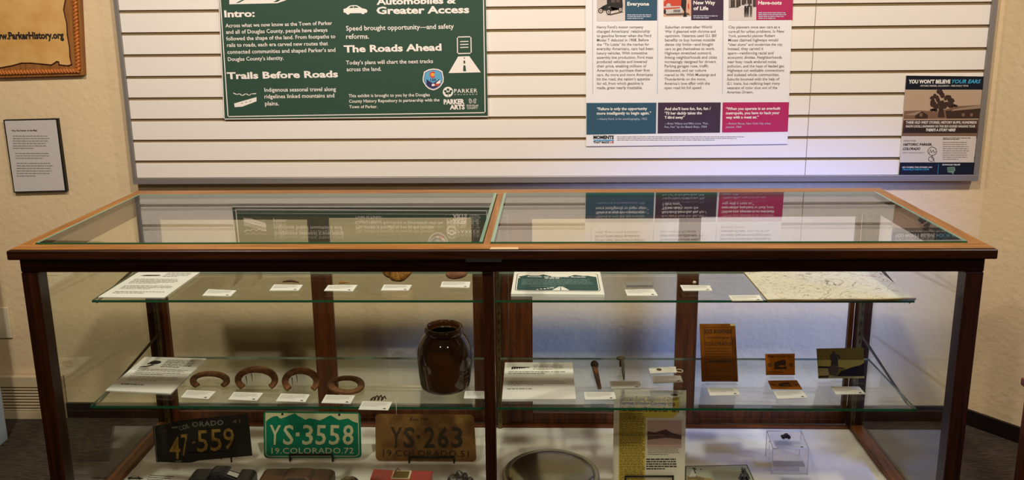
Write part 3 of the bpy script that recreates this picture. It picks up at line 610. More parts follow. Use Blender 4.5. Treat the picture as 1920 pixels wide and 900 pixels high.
# small marks on the front rail
b = B(M('c9a878', .5, name='pale_patch')); A = [at(x, y, 2, CZ+.0003) for x, y in ((918, 467.5), (972, 467.3), (972, 463.2), (921, 463.2))]; b.poly(A); b.build('worn_patch', case)
b = B(M('1a1a10', .5, name='dark_plate')); A = [at(x, y, 1, CYF-.0006) for x, y in ((873, 491.5), (941, 491.5), (941, 484.5), (873, 484.5))]; b.prism(A, V(0, .0006, 0)); b.build('maker_plate', case)

# ================================================================ glass shelves
SX = ((-1.212, -.101), (-.070, 1.084))
for (x0, x1), side in zip(SX, ('left', 'right')):
    for z, yf, yb, lv, bg in ((SZ1, -.772, -.515, 'upper', {'left': 'under the ochre rock and small finds', 'right': 'under the faded map and green sign'}), (SZ2, -.845, -.508, 'lower', {'left': 'under the horseshoes and brown jar', 'right': 'under the spikes and brown brochure'})):
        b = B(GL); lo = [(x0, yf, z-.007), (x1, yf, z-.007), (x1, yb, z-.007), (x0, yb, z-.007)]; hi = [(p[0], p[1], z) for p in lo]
        b.add(lo+hi, [(3, 2, 1, 0), (4, 5, 6, 7)], GL); b.add(lo+hi, [(0, 1, 5, 4), (1, 2, 6, 5), (2, 3, 7, 6), (3, 0, 4, 7)], EDGE); b.m[-2] = b.mi(M('7f8a78', .3, name='painted_lit_back_edge'))  # back edge coloured paler, painting the light it catches
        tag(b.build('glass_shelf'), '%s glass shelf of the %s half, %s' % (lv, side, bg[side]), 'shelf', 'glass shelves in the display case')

# ================================================================ label cards
def card(q, z, label, tbl=True, seed=1, group=None):
    f = shelfflat(q, z+.0016); c = f.P(.5, .5); r = thing('label_card', label, 'label card', (c[0], c[1], z), group or 'small label cards in the case')
    b = B(WHITE); f.slab(b, .0014); b.build('card', r)
    b = B(GREY); f.words(b, .06, .9, .84, .3, 4, .0004, seed=seed, fill=.22, last=.6); b.build('printed_text', r)
    b = B(INK); f.rect(b, .80, .10, .90, .16, .0004); f.uvpoly(b, [(.82, .16), (.84, .22), (.87, .22), (.89, .16)], .0004); b.build('car_logo', r)
UPZ, MDZ = SZ1+.0003, SZ2+.0003
for i, (q, l) in enumerate((
    ([(379, 554), (432.4, 555), (443.4, 544.5), (390.6, 542)], 'white label card in front of the clear acrylic riser, upper left shelf'),
    ([(505, 544.5), (560, 544.3), (567.8, 534), (514, 533.3)], 'white label card in front of the thin dark pointed fragment'),
    ([(607.4, 544.7), (661.4, 545.6), (670.4, 534.2), (615.5, 534.4)], 'white label card in front of the tiny golden chip'),
    ([(714, 544.2), (766.4, 544.2), (772.5, 534), (720, 533.5)], 'white label card in front of the ochre yellow rock'),
    ([(825.5, 538), (880, 539), (882, 528), (829, 528)], 'white label card in front of the reddish brown stone'),
    ([(1176, 554), (1233.6, 554), (1226, 542), (1171.7, 543)], 'white label card in front of the clear acrylic block, right of green sign'),
    ([(1280.6, 544.7), (1335.5, 544.5), (1331, 535), (1275.4, 534.4)], 'white label card in front of the tiny cream bead'),
    ([(1373, 564.3), (1431, 563.5), (1424, 553), (1366, 553.7)], 'white label card touching the left edge of the old map'))): card(q, UPZ, l, seed=i)
for i, (q, l) in enumerate((
    ([(338.7, 744.8), (391, 748), (404.8, 733.7), (351, 731)], 'white label card in front of the first horseshoe beside the text sheet'),
    ([(427.3, 749), (482, 751), (494, 736.5), (438.7, 735)], 'white label card in front of the largest raised horseshoe'),
    ([(517, 752), (572.6, 753.6), (581, 739.4), (527, 737.7)], 'white label card in front of the third horseshoe beside the round closed one'),
    ([(602.4, 755), (657.4, 756.5), (666, 741.4), (611, 740)], 'white label card in front of the closed bar horseshoe'),
    ([(672, 767.5), (727.8, 768.8), (735.6, 753.6), (680, 752)], 'white label card in front of the little rusty nails'),
    ([(869.6, 746.7), (925, 747.5), (927, 733.5), (872, 732.8)], 'white label card half hidden by the centre post beside the brown jar'),
    ([(1097, 749.4), (1155, 748), (1152, 735), (1095, 735)], 'white label card in front of the big rusty straight spike'),
    ([(1146.5, 728.4), (1202.8, 727), (1198.6, 714.2), (1143, 714.4)], 'white label card in front of the small bent spike'),
    ([(1226, 717.9), (1281, 716), (1276, 704), (1221.9, 704)], 'white label card in front of the paper tag with string loop'),
    ([(1331.3, 741.4), (1387.6, 740), (1381.5, 727.2), (1326, 726.7)], 'white label card in front of the tall brown guide brochure'),
    ([(1457.8, 747.7), (1514.7, 745.3), (1504.4, 732), (1450, 732.8)], 'white label card in front of the orange tickets'),
    ([(1567.3, 739), (1623, 738.4), (1611, 724.7), (1557, 724.5)], 'white label card in front of the sepia silhouette photograph'))): card(q, MDZ, l, seed=20+i)

# ================================================================ text sheets, sign, map
def sheet(name, q, z, t, label, cat, draw, mat=WHITE):
    f = shelfflat(q, z+t); c = f.P(.5, .5); r = thing(name, label, cat, (c[0], c[1], z)); b = B(mat); f.slab(b, t-.0002); b.build('paper', r); draw(f, r)
def d_a(f, r):
    b = B(GREY)
    for vt, vb, n, u0 in ((.93, .74, 4, .5), (.68, .48, 5, .12), (.42, .27, 4, .12), (.2, .1, 2, .12)): f.words(b, u0, .92, vt, vb, n, .0004, seed=int(vt*99), fill=.35)
    b.build('printed_text', r); b = B(INK); f.uvpoly(b, [(.12, .80), (.22, .84), (.42, .84), (.46, .82), (.40, .80), (.2, .79)], .0004); b.build('icon', r)
sheet('text_sheet', [(184.4, 556.5), (308.3, 557.5), (375.8, 509.4), (263, 508)], UPZ, .003, 'white printed text sheet at the left end of the upper shelf', 'text panel', d_a)
def d_b(f, r):
    b = B(INK)
    f.words(b, .42, .92, .92, .68, 6, .0004, seed=3, fill=.35)
    for vt, vb, n in ((.63, .44, 4), (.42, .27, 4)): f.words(b, .12, .92, vt, vb, n, .0004, seed=int(vt*99), fill=.3, m=GREY)
    f.words(b, .12, .7, .2, .14, 1, .0004, seed=8, fill=.5, m=GREY); b.build('printed_text', r)
    b = B(INK); f.uvpoly(b, [(.10, .67), (.20, .68), (.30, .75), (.26, .77), (.20, .72), (.12, .70)], .0004)
    f.uvpoly(b, [(.27+.09*math.cos(a), .83+.06*math.sin(a)) for a in np.linspace(0, 6.28, 15)[:-1]], .0004); f.uvpoly(b, [(.16, .80), (.2, .83), (.22, .80), (.18, .76)], .0004); b.build('horseshoe_icon', r)
sheet('text_sheet', [(198, 731.7), (320.4, 737.5), (386.5, 672), (271.5, 669)], MDZ, .004, 'white text sheet with black horseshoe icon beside the horseshoes', 'text panel', d_b)
def d_c(f, r):
    b = B(INK); f.words(b, .42, .9, .92, .76, 4, .0004, seed=5, fill=.3, m=GREY); f.words(b, .06, .92, .73, .64, 2, .0004, seed=6, fill=.3)
    f.words(b, .06, .92, .46, .32, 3, .0004, seed=7, fill=.22, m=GREY); f.words(b, .06, .65, .27, .23, 1, .0004, seed=9, fill=.5, m=GREY); b.build('printed_text', r)
    b = B(INK)
    for i in range(6): f.uvpoly(b, [(.1+i*.035, .79+i*.006), (.125+i*.035, .80+i*.006), (.135+i*.035, .85), (.105+i*.035, .85)], .0004)
    f.uvpoly(b, [(.1, .84), (.36, .84), (.37, .86), (.12, .87)], .0004); b.build('railroad_icon', r)
sheet('text_board', [(941, 748.6), (1079.8, 748), (1073.3, 679.5), (947, 679.5)], MDZ, .007, 'white foam text board with black railroad icon beside the rusty spikes', 'text panel', d_c)
SGR = M('2c4f4e', .55, name='teal_green_print')
def d_d(f, r):
    b = B(CRM); rr = lambda k, s: [(.5+s*x*k, .5+s*y*k) for x, y in ()]
    def rnd(u0, v0, u1, v1, ru, rv):
        o = []
        for cu, cv, a0 in ((u1-ru, v1-rv, 0), (u0+ru, v1-rv, 90), (u0+ru, v0+rv, 180), (u1-ru, v0+rv, 270)): o += [(cu+ru*math.cos(math.radians(a0+k*15)), cv+rv*math.sin(math.radians(a0+k*15))) for k in range(7)]
        return o
    f.uvpoly(b, rnd(.035, .12, .965, .93, .05, .07), .0004, INK); f.uvpoly(b, rnd(.042, .128, .958, .922, .046, .065), .0006, CRM)
    f.uvpoly(b, rnd(.055, .145, .945, .70, .03, .05)[7:]+[(.945, .62), (.945, .74), (.85, .80), (.80, .79), (.70, .84), (.64, .77), (.58, .74), (.48, .75), (.41, .79), (.34, .86), (.28, .80), (.20, .80), (.16, .835), (.055, .755)], .0008, SGR); b.build('green_emblem', r)
    b = B(WHITE); u = (f.c[1]-f.c[0])/f.w; v = (f.c[3]-f.c[0])/f.h
    b.text('Roads to Rails to Roads', f.P(.16, .735, .001), u, v, f.w*.66, f.h*.045, .03); f.words(b, .36, .66, .70, .655, 1, .001, seed=3, fill=.7)
    f.words(b, .10, .92, .64, .36, 8, .001, seed=12, fill=.3, m=M('8aa39c', .6)); f.words(b, .2, .85, .33, .30, 1, .001, seed=13, fill=.5, m=M('8aa39c', .6))
    f.uvpoly(b, [(.44, .15), (.63, .15), (.58, .26), (.545, .31), (.525, .31), (.49, .26)], .001); f.uvpoly(b, [(.53, .15), (.54, .15), (.538, .31), (.533, .31)], .0012, SGR)
    for i, (uu, vv) in enumerate(((.27, .16), (.31, .19), (.35, .20), (.385, .22), (.415, .235), (.44, .24))): f.rect(b, uu, vv, uu+.022, vv+.03, .001)
    b.build('white_print', r)
sheet('sign_board', [(958, 550.8), (1133.7, 552.4), (1125, 509.5), (964.5, 509.5)], UPZ, .008, 'thick white board with dark green mountain sign, upper shelf', 'sign', d_d)
def mapmat():
    m, t, b = nt('old_map_print'); tc = N(t, 'ShaderNodeTexCoord')
    base = N(t, 'ShaderNodeRGB'); base.outputs[0].default_value = lin('e9e0cd'); cur = base.outputs[0]
    for sc, th, col, wd in ((7, .5, '5f5348', .004), (16, .5, '8d7a66', .004), (11, .44, 'a8604a', .004), (30, .53, 'b0a088', .006)):
        n = N(t, 'ShaderNodeTexNoise', Scale=float(sc), Detail=3., Distortion=1.2); t.links.new(tc.outputs['Object'], n.inputs['Vector'])
        a = N(t, 'ShaderNodeMath', operation='COMPARE'); a.inputs[1].default_value = th; a.inputs[2].default_value = wd; t.links.new(n.outputs['Fac'], a.inputs[0])
        mul = N(t, 'ShaderNodeMath', operation='MULTIPLY'); mul.inputs[1].default_value = .7; t.links.new(a.outputs[0], mul.inputs[0])
        mx = N(t, 'ShaderNodeMix', data_type='RGBA'); t.links.new(mul.outputs[0], mx.inputs[0]); t.links.new(cur, mx.inputs[6]); mx.inputs[7].default_value = lin(col); cur = mx.outputs[2]
    t.links.new(cur, b.inputs['Base Color']); b.inputs['Roughness'].default_value = .55; return m
MAPM = mapmat()
f = shelfflat([(1440, 564), (1717.5, 560.5), (1645, 505.5), (1394, 510)], UPZ+.004); c = f.P(.5, .5)
r = thing('old_map', 'faded cream folded map with fine river lines on upper shelf', 'map', (c[0], c[1], UPZ))
b = B(MAPM); nu, nv = 14, 4
g = [f.P(i/nu, j/nv, .0012*math.sin(i*1.1+j)+(.0012 if j == 0 else 0)) for j in range(nv+1) for i in range(nu+1)]
b.add(g, [(j*(nu+1)+i, j*(nu+1)+i+1, (j+1)*(nu+1)+i+1, (j+1)*(nu+1)+i) for j in range(nv) for i in range(nu)], MAPM, True)
b.prism([f.P(0, 0, -.0015), f.P(1, 0, -.0015), f.P(1, 1, -.0015), f.P(0, 1, -.0015)], -f.n*.0022, M('c2ad84', .6)); b.build('printed_sheet', r)
b = B(M('b79c6c', .6, name='yellowed_fold')); b.tube([f.P(u, 0, .0008+.0008*math.sin(u*15)) for u in np.linspace(0, 1, 15)], .0022, 6); b.tube([f.P(.0, v, .0005) for v in np.linspace(0, 1, 6)], .0012, 6); b.build('rolled_edge', r)

# ================================================================ finds on the upper shelf
p = at(545, 531.5, 2, UPZ)
b = B(M('5a2b16', .6, mottled=.8, mscale=200, name='dark_fragment')); a = [at(x, 531, 2, UPZ) for x in (530, 538, 546, 554, 561)]
b.tube([q+V(0, 0, h) for q, h in zip(a, (.004, .006, .007, .005, .002))], [.0015, .0035, .004, .003, .0012], 8); tag(b.build('pointed_fragment'), 'thin dark pointed fragment lying behind its label card, upper left shelf', 'artifact')
a = [at(x, 532, 2, UPZ) for x in (636, 642, 648, 655)]
b = B(M('b0782c', .5, mottled=.8, mscale=200, c2='7a4d18', name='golden_chip')); b.tube([q+V(0, 0, .004) for q in a], [.0035, .0038, .003, .001], 7); tag(b.build('stone_chip'), 'tiny golden stone chip lying behind its label card', 'artifact')
c = at(747, 526, 2, UPZ)
b = B(M('a8741f', .7, mottled=1.2, mscale=90, c2='5e330c', bump=.8, name='ochre_rock')); b.rock(c+V(.004, .004, .027), (.036, .024, .027), 3, rough=.22, flat=.98); b.rock(c+V(-.024, .006, .026), (.018, .018, .023), 8, rough=.3, flat=1.05); tag(b.build('ochre_rock'), 'lumpy ochre yellow rock on upper left shelf', 'rock')
c = at(856, 522, 2, UPZ)
b = B(M('8a5a3c', .75, mottled=.8, mscale=80, c2='6a4028', bump=.4, name='red_brown_stone')); b.rock(c+V(0, 0, .013), (.030, .016, .016), 12, rough=.14, flat=.8); tag(b.build('brown_stone'), 'smooth reddish brown stone at the right end of upper left shelf', 'rock')
c = at(1302, 532, 2, UPZ)
b = B(M('c9bd93', .5, name='cream_bead')); b.rock(c+V(0, 0, .0042), (.0055, .004, .0042), 5, rough=.1); tag(b.build('bead'), 'tiny cream bead behind its label card on upper right shelf', 'bead')
# clear acrylic riser and block
r0 = at(395, 538, 2, UPZ); r1 = at(478, 540, 2, UPZ)
b = B(ACR); x0, x1, y0 = r0[0], r1[0]-.012, r0[1]
for x in (x0, x0+(x1-x0)*.52, x1): b.prism([V(x, y0, UPZ), V(x, y0+.09, UPZ), V(x, y0+.09, UPZ+.055)], V(.002, 0, 0), ACR)
b.box(x0, x1+.002, y0+.0905, y0+.0925, UPZ, UPZ+.055, ACR); tag(b.build('acrylic_riser'), 'clear triangular acrylic riser standing empty near the text sheet', 'display stand')
q0 = at(1174, 541, 2, UPZ); q1 = at(1226, 541, 2, UPZ)
r = thing('acrylic_stand', 'clear acrylic block stand on the upper shelf right of green sign', 'display stand', ((q0[0]+q1[0])/2, q0[1]+.03, UPZ))
b = B(ACR); b.box(q0[0], q1[0], q0[1], q0[1]+.045, UPZ, UPZ+.055); b.build('block', r, .001)
b = B(M('8d8684', .4, name='grey_ledge')); b.box(q0[0]+.002, q1[0]-.002, q0[1]+.012, q0[1]+.034, UPZ+.0004, UPZ+.006); b.build('grey_ledge', r)

# ================================================================ horseshoes
def horseshoe(q, tilt, seed, label, kind='open', tone='8c5c30'):
    f = leanflat([(q[0], q[3]), (q[1], q[3]), (q[1], q[2]), (q[0], q[2])], at((q[0]+q[1])/2, q[3], 2, MDZ)[1], MDZ+.005, 90-tilt)
    rm = M(tone, .7, mottled=1., mscale=70, c2='57301a', bump=.5, name='rusty_iron'); b = B(rm)
    a0, a1 = (-43, 223) if kind == 'open' else (-60, 300)
    n = 40; rings = []
    for i in range(n+1):
        t = math.radians(a0+(a1-a0)*i/n); cx, cyy = .5+.40*math.cos(t), .5+.43*math.sin(t)
        if kind == 'open': wd = .0112*(1-.25*abs(i/n-.5)*2)
        else: cx = .5+.42*math.cos(t)*(1-.18*max(0, math.cos(t))); wd = .010
        C = f.P(cx, cyy, 0); d = f.P(.5+.40*math.cos(t+.02), .5+.43*math.sin(t+.02))-f.P(.5+.40*math.cos(t-.02), .5+.43*math.sin(t-.02)); d /= np.linalg.norm(d); w = np.cross(f.n, d)
        rings.append([C+w*wd-f.n*.004, C+w*wd+f.n*.003, C+w*wd*.4+f.n*.0052, C-w*wd*.4+f.n*.0052, C-w*wd+f.n*.003, C-w*wd-f.n*.004])
    vs = [p for k in rings for p in k]; m = 6; fs = []
    for i in range(n):
        for j in range(m): fs.append((i*m+j, i*m+(j+1) % m, (i+1)*m+(j+1) % m, (i+1)*m+j))
    fs += [tuple(range(m-1, -1, -1)), tuple(n*m+j for j in range(m))]
    b.add(vs, fs, rm, False)
    lo = min(v[2] for v in b.v); dz = MDZ+.0002-lo
    b.v = [(x, y, z+dz) for x, y, z in b.v]
    c = f.P(.5, .2); r = thing('horseshoe', label, 'horseshoe', (c[0], c[1], MDZ), 'rusty horseshoes on the lower shelf'); r2 = b.build('iron_shoe', r, .0008, 1)
    return f, r, dz
horseshoe((354, 433, 697.5, 729), 6, 1, 'thin rusty horseshoe, leftmost of the row beside the text sheet')
for q, l, nl in (((437.5, 524, 687, 733), 'broad rusty horseshoe with nails, second in the row', 2), ((527, 601, 689, 737), 'rusty horseshoe with nails, third in the row', 2)):
    f, r, dz = horseshoe(q, 24, 2, l)
    b = B(M('4a4438', .5, .5, name='nail_metal'))
    for i in range(nl): C = f.P(.27+i*.12, .62+i*.10, -.002)+V(0, 0, dz); b.tube([C+f.n*.004, C-f.n*.004, C+V(.001, 0, -.020)], [.0016, .0014, .0006], 6)
    b.build('nails', r)
    ht = f.P(.5, .9)[2]; C = f.P(.5, .88, -.005)+V(0, 0, dz-.002); yb = C[1]+.006
    b = B(ACR); b.prism([V(C[0]-.011, C[1], C[2]), V(C[0]+.011, C[1], C[2]), V(C[0]+.011, yb, MDZ), V(C[0]-.011, yb, MDZ)], V(0, .002, 0)); tag(b.build('acrylic_prop'), 'clear acrylic prop behind the %s' % ('second horseshoe' if 'second' in l else 'third horseshoe'), 'display stand', 'clear props under horseshoes')
horseshoe((614, 689, 706.5, 737), 3, 4, 'closed rusty bar horseshoe lying flat, nearest the nails', 'bar', '80562f')
# rusty nails
rd = random.Random(4)
for i, (x, h) in enumerate(((699, .6), (705, 1), (712, 1.1), (719, .8))):
    c = at(x, 751.5, 2, MDZ); b = B(M('4f3018', .7, mottled=.8, mscale=150, c2='2c180a', name='rusty_nail'))
    b.tube([c+V(-.004, 0, .0028), c+V(-.001, .004, .008*h+.002), c+V(.003, .006, .011*h+.002), c+V(.007, .004, .0028)], [.0028, .0026, .0026, .0014], 6); b.tube([c+V(-.0065, 0, .003), c+V(-.004, 0, .0035)], .0045 if False else .0029, 8)
    tag(b.build('rusty_nail'), 'little bent rusty nail piled behind a label card, left of the brown jar', 'nail', 'rusty nails')
c = at(741, 768, 2, MDZ)
b = B(M('d8d0c0', .2, spec=.8, name='clear_plastic')); b.tube([V(c[0]-.003, -.838, MDZ+.018), V(c[0], -.842, MDZ+.004), V(c[0]+.001, -.849, MDZ-.001), V(c[0]+.001, -.850, MDZ-.022)], .0008, 6); b.tube([V(c[0]+.003, -.838, MDZ+.018), V(c[0]+.003, -.842, MDZ+.002)], .0007, 6); tag(b.build('plastic_tag_clip'), 'small clear plastic clip on lower shelf edge above the rusty plate', 'clip')

# ================================================================ brown jar
JM = M('452509', .07, spec=.5, mottled=.9, mscale=14, c2='311806', bump=.03, name='brown_glaze')
jx, jy = -.2240, -.706; R = .0795
r = thing('stoneware_jar', 'glossy dark brown stoneware jar on lower left glass shelf', 'jar', (jx, jy, MDZ))
b = B(JM); b.lathe((jx, jy, MDZ), [(.066, 0), (.0715, .004), (.0735, .012), (.0775, .05), (R, .085), (.0785, .108), (.073, .130), (.063, .150), (.0545, .1605), (.0515, .166), (.047, .166), (.044, .155), (.060, .13), (.073, .085), (.066, .01), (.0, .008)], 64, JM); b.build('body', r)
b = B(JM); b.lathe((jx, jy, MDZ), [(.0470, .163), (.0535, .1632), (.0555, .168), (.0560, .177), (.0535, .1835), (.0500, .185), (.0460, .183), (.0445, .172), (.0470, .163)], 64, JM); b.build('rim', r)

# ================================================================ spikes, tag, brochure, tickets, photograph
RST = M('7a4a1c', .65, mottled=1., mscale=45, c2='3a2410', bump=.4, name='rusty_spike')
A, C = at(1115, 692, 2, MDZ), at(1124.5, 730, 2, MDZ); d = (C-A)/np.linalg.norm(C-A); w = V(d[1], -d[0], 0)
r = thing('railroad_spike', 'big rusty straight railroad spike lying beside the railroad text board', 'spike', tuple((A+C)/2))
b = B(RST); h = V(0, 0, .015)
b.hexa([A-w*.008, A+w*.008, C+w*.0055, C-w*.0055][::-1], [A-w*.008+h, A+w*.008+h, C+w*.0055+h*.35, C-w*.0055+h*.35][::-1]); b.build('shank', r, .002)
b = B(M('3a2a18', .6, mottled=.7, mscale=60, bump=.4, name='dark_spike_head')); b.rock(A-d*.006+V(0, 0, .0125), (.0125, .0125, .0125), 2, rough=.06, flat=.98); b.build('head', r)
A, C = at(1166, 690, 2, MDZ), at(1170, 713, 2, MDZ)
r = thing('railroad_spike', 'small grey bent spike with flat head lying behind its label card', 'spike', tuple((A+C)/2))
b = B(M('6a5c48', .55, .3, mottled=.8, mscale=60, c2='3d3326', name='grey_iron')); b.tube([A+V(0, 0, .030), A+(C-A)*.35+V(.001, 0, .022), A+(C-A)*.75+V(0, 0, .010), C+V(0, 0, .003)], [.0058, .0055, .0045, .0022], 7); b.build('shank', r)
b = B(M('4a4026', .6, mottled=.8, mscale=60, name='brass_grey_head')); b.rock(A+V(-.005, .002, .031), (.0135, .009, .0065), 7, rough=.08); b.rock(A+V(-.004, .006, .0115), (.004, .004, .0113), 4, rough=.05, flat=1); b.build('head', r)
f = shelfflat([(1219, 699.7), (1269, 697.8), (1266.8, 687.3), (1216, 689.8)], MDZ+.003); c = f.P(.5, .5)
r = thing('paper_tag', 'white paper tag with dark token and string loop', 'tag', (c[0], c[1], MDZ))
b = B(WHITE); f.slab(b, .0028); b.build('tag_card', r)
b = B(M('6a4f28', .4, .5, name='token_metal')); p = f.px(1235.8, 693, .0005); b.lathe(p, [(.0075, -.0004), (.008, .0005), (.0075, .0016), (.003, .0018), (0.0001, .0018)], 20); b.build('token', r)
b = B(M('d8cbb0', .7, name='string')); p = at(1274, 695.3, 2, MDZ+.0028); b.tube([p+V(.010*math.cos(t), .011*math.sin(t), 0) for t in np.linspace(0, 2*math.pi, 17)[:-1]], .0012, 6, True); b.build('string_loop', r)

def prop(f, w, label):
    """clear stand: lip, base and slanted back"""
    A, C = f.P(.5-w/2, 0, 0), f.P(.5+w/2, 0, 0); y = A[1]; x0, x1 = A[0], C[0]; z0 = MDZ
    b = B(ACR); b.box(x0, x1, y-.014, y+.05, z0, z0+.002); b.box(x0, x1, y-.014, y-.012, z0+.002, z0+.014)
    t = f.P(.5, .55, -.008); b.hexa([V(x0, y+.0045, z0+.002), V(x1, y+.0045, z0+.002), V(x1, y+.0065, z0+.002), V(x0, y+.0065, z0+.002)], [V(x0, t[1]+.001, t[2]), V(x1, t[1]+.001, t[2]), V(x1, t[1]+.003, t[2]), V(x0, t[1]+.003, t[2])])
    return tag(b.build('acrylic_easel'), label, 'display stand', 'clear acrylic easels on the lower shelf')
TAN = M('8f500c', .75, spec=.15, mottled=.6, mscale=25, c2='783f08', name='brown_paper'); DBR = M('3d2109', .7, name='dark_brown_print')
f = leanflat([(1316, 715.7), (1384, 715.7), (1378.5, 607), (1311.8, 607.4)], at(1350, 718, 2, MDZ)[1], MDZ+.004, 14); c = f.P(.5, 0)
r = thing('brochure', 'tall brown antique guide brochure titled COLORADO leaning on clear stand', 'brochure', (c[0], c[1], MDZ))
b = B(TAN); f.slab(b, .004, TAN, M('a5763c', .7)); b.build('cover', r)
b = B(DBR); f.pxline(b, [(1320, 614), (1371, 613.5), (1376, 705), (1324, 706)], .8, .0005, closed=True)
f.pxtext(b, 'ROCK MOUNTAINS', 1320.5, 625, 1371.5, cap=8, bold=.03, l=.0006); f.pxtext(b, 'POCKET MAP', 1326, 635, 1367.5, cap=3.5, bold=.01, l=.0006); f.pxtext(b, 'COLORADO', 1322.5, 647.5, 1371.5, cap=6.5, bold=.03, l=.0006, track=1.1)
f.pxwords(b, 1324, 1372, 653, 683, 6, .0006, fill=.2, seed=3); f.pxpoly(b, [(1328, 676), (1371, 676), (1371, 679), (1328, 679)], .0006); f.pxline(b, [(1322, 695.5), (1377, 695.5)], .6, .0006); b.build('printed_text', r)
b = B(M('d9bd8a', .7, name='torn_corner')); f.pxpoly(b, [(1369, 607), (1378.3, 607), (1378.6, 611), (1369.5, 611)], .0008); b.build('torn_corner', r)
prop(f, .86, 'clear acrylic easel holding the tall brown brochure')
TKM = M('bd6a0c', .75, spec=.15, mottled=.5, mscale=30, c2='a85a08', name='orange_ticket_paper')
def ticket(f, r, t):
    b = B(TKM); f.slab(b, t); b.build('card', r)
    b = B(DBR); u = (f.c[1]-f.c[0])/f.w; v = (f.c[3]-f.c[0])/f.h
    b.text('Stage Coach Co.', f.P(.07, .85, .0006), u, v, f.w*.86, f.h*.09, .015, .2)
    f.uvpoly(b, [(.29, .28), (.71, .28), (.72, .40), (.66, .42), (.70, .52), (.68, .72), (.55, .71), (.30, .60)], .0005); f.uvpoly(b, [(.42, .40), (.62, .38), (.66, .45), (.5, .46)], .0008, TKM)
    for cx in (.13, .87): f.uvpoly(b, [(cx+.07*math.cos(a), .48+.10*math.sin(a)) for a in np.linspace(0, 6.28, 13)[:-1]], .0005, M('6a3d14', .7))
    f.words(b, .1, .9, .16, .1, 1, .0005, seed=5, fill=.5); b.build('engraving', r)
f = leanflat([(1436.3, 703.3), (1490.7, 703.3), (1490, 663), (1434.7, 663.7)], at(1463, 706, 2, MDZ)[1], MDZ+.005, 14); c = f.P(.5, 0)
r = thing('ticket', 'orange printed ticket standing upright on a clear stand', 'ticket', (c[0], c[1], MDZ), 'old orange tickets'); ticket(f, r, .001); prop(f, .84, 'clear acrylic easel holding the upright orange ticket')
f = shelfflat([(1446.7, 729), (1504.7, 729.6), (1494, 712.7), (1439.7, 713.6)], MDZ+.0018); c = f.P(.5, .5)
r = thing('ticket', 'orange printed ticket lying flat in front of the upright one', 'ticket', (c[0], c[1], MDZ), 'old orange tickets'); ticket(f, r, .0014)
PH1 = M('7d5c10', .8, spec=.1, mottled=.5, mscale=20, c2='664a0c', name='sepia_photo_sky'); PH2 = M('a58428', .8, spec=.1, name='sepia_photo_pale'); PH3 = M('1d150a', .8, spec=.1, name='sepia_photo_dark'); PH4 = M('3a2c16', .8, spec=.1, name='sepia_photo_coat')
f = leanflat([(1534.7, 709.8), (1621, 709), (1619.3, 652), (1531, 653.7)], at(1577, 713, 2, MDZ)[1], MDZ+.005, 14); c = f.P(.5, 0)
r = thing('sepia_photograph', 'sepia photograph of a person in silhouette, hand on hip, on clear stand', 'photograph', (c[0], c[1], MDZ))
b = B(PH1); f.slab(b, .0012); h5 = lambda *p: [(1420+x/7.5, 640+y/7.5) for x, y in p]
f.pxpoly(b, h5((848, 265), (1497, 262), (1500, 385), (852, 390)), .0004, PH2); f.pxpoly(b, h5((851, 350), (1000, 352), (1230, 375), (1230, 385), (960, 378), (853, 375)), .0007, PH3); f.pxpoly(b, h5((855, 385), (1010, 385), (1010, 485), (860, 490)), .0006, M('9a7a34', .8, spec=.1))
f.pxpoly(b, h5((1000, 480), (1505, 480), (1506, 518), (1000, 522)), .0006, M('a58a3e', .8, spec=.1)); f.pxpoly(b, h5((1130, 480), (1180, 420), (1330, 365), (1450, 335), (1502, 300), (1505, 490), (1005, 495)), .0009, PH3); f.pxpoly(b, h5((862, 485), (1010, 482), (1005, 498), (864, 505)), .0008, PH3)
f.pxpoly(b, h5((1062, 150), (1078, 138), (1095, 150), (1097, 178), (1130, 182), (1168, 215), (1165, 240), (1130, 252), (1150, 222), (1125, 205), (1132, 260), (1140, 340), (1135, 430), (1110, 475), (1060, 480), (1015, 455), (1000, 380), (1035, 330), (1045, 270), (1022, 185), (1058, 178)), .0012, PH4); f.pxpoly(b, h5((1035, 330), (1125, 335), (1140, 430), (1105, 475), (1060, 480), (1015, 455), (1002, 385)), .0015, M('4f3a1a', .8, spec=.1)); b.build('print', r)
prop(f, .52, 'clear acrylic easel holding the sepia photograph')

# ================================================================ licence plates on black wire easels
def easel(f, x0, x1, ytop, ybot, label, beaded=False):
    A, C = f.px(x0, ytop, .006), f.px(x1, ytop, .006); y = A[1]; lo = f.P(.5, 0)[2]-.004
    b = B(WIRE)
    for Q in (A, C): b.tube([Q, V(Q[0], Q[1]-.002, lo-.004), V(Q[0], Q[1]+.022, lo-.004), V(Q[0], y+.12, DZ+.003)], .0028, 7)
    b.tube([A, C], .0028, 7)
    if beaded:
        for k in range(22): P_ = A+(C-A)*k/21; b.rock(P_, (.0036, .0036, .0036), k, rough=0, n=4)
    T = f.P(.5, .8, -.008); mid = (A+C)/2
    for s in (-.03, .03): b.tube([V(mid[0]+s, f.P(.5, 0)[1]+.02, lo-.004), V(mid[0]+s, T[1]+.004, T[2])], .0022, 6)
    b.tube([V(mid[0]-.03, T[1]+.004, T[2]), V(mid[0]+.03, T[1]+.004, T[2])], .0022, 6); b.tube([V(A[0], y+.118, DZ+.003), V(C[0], y+.118, DZ+.003)], .0024, 6)
    b.tube([V(mid[0], T[1]+.004, T[2]), V(mid[0], y+.15, DZ+.003), ], .0022, 6)
    tag(b.build('wire_easel'), label, 'easel', 'black wire easels on the deck')
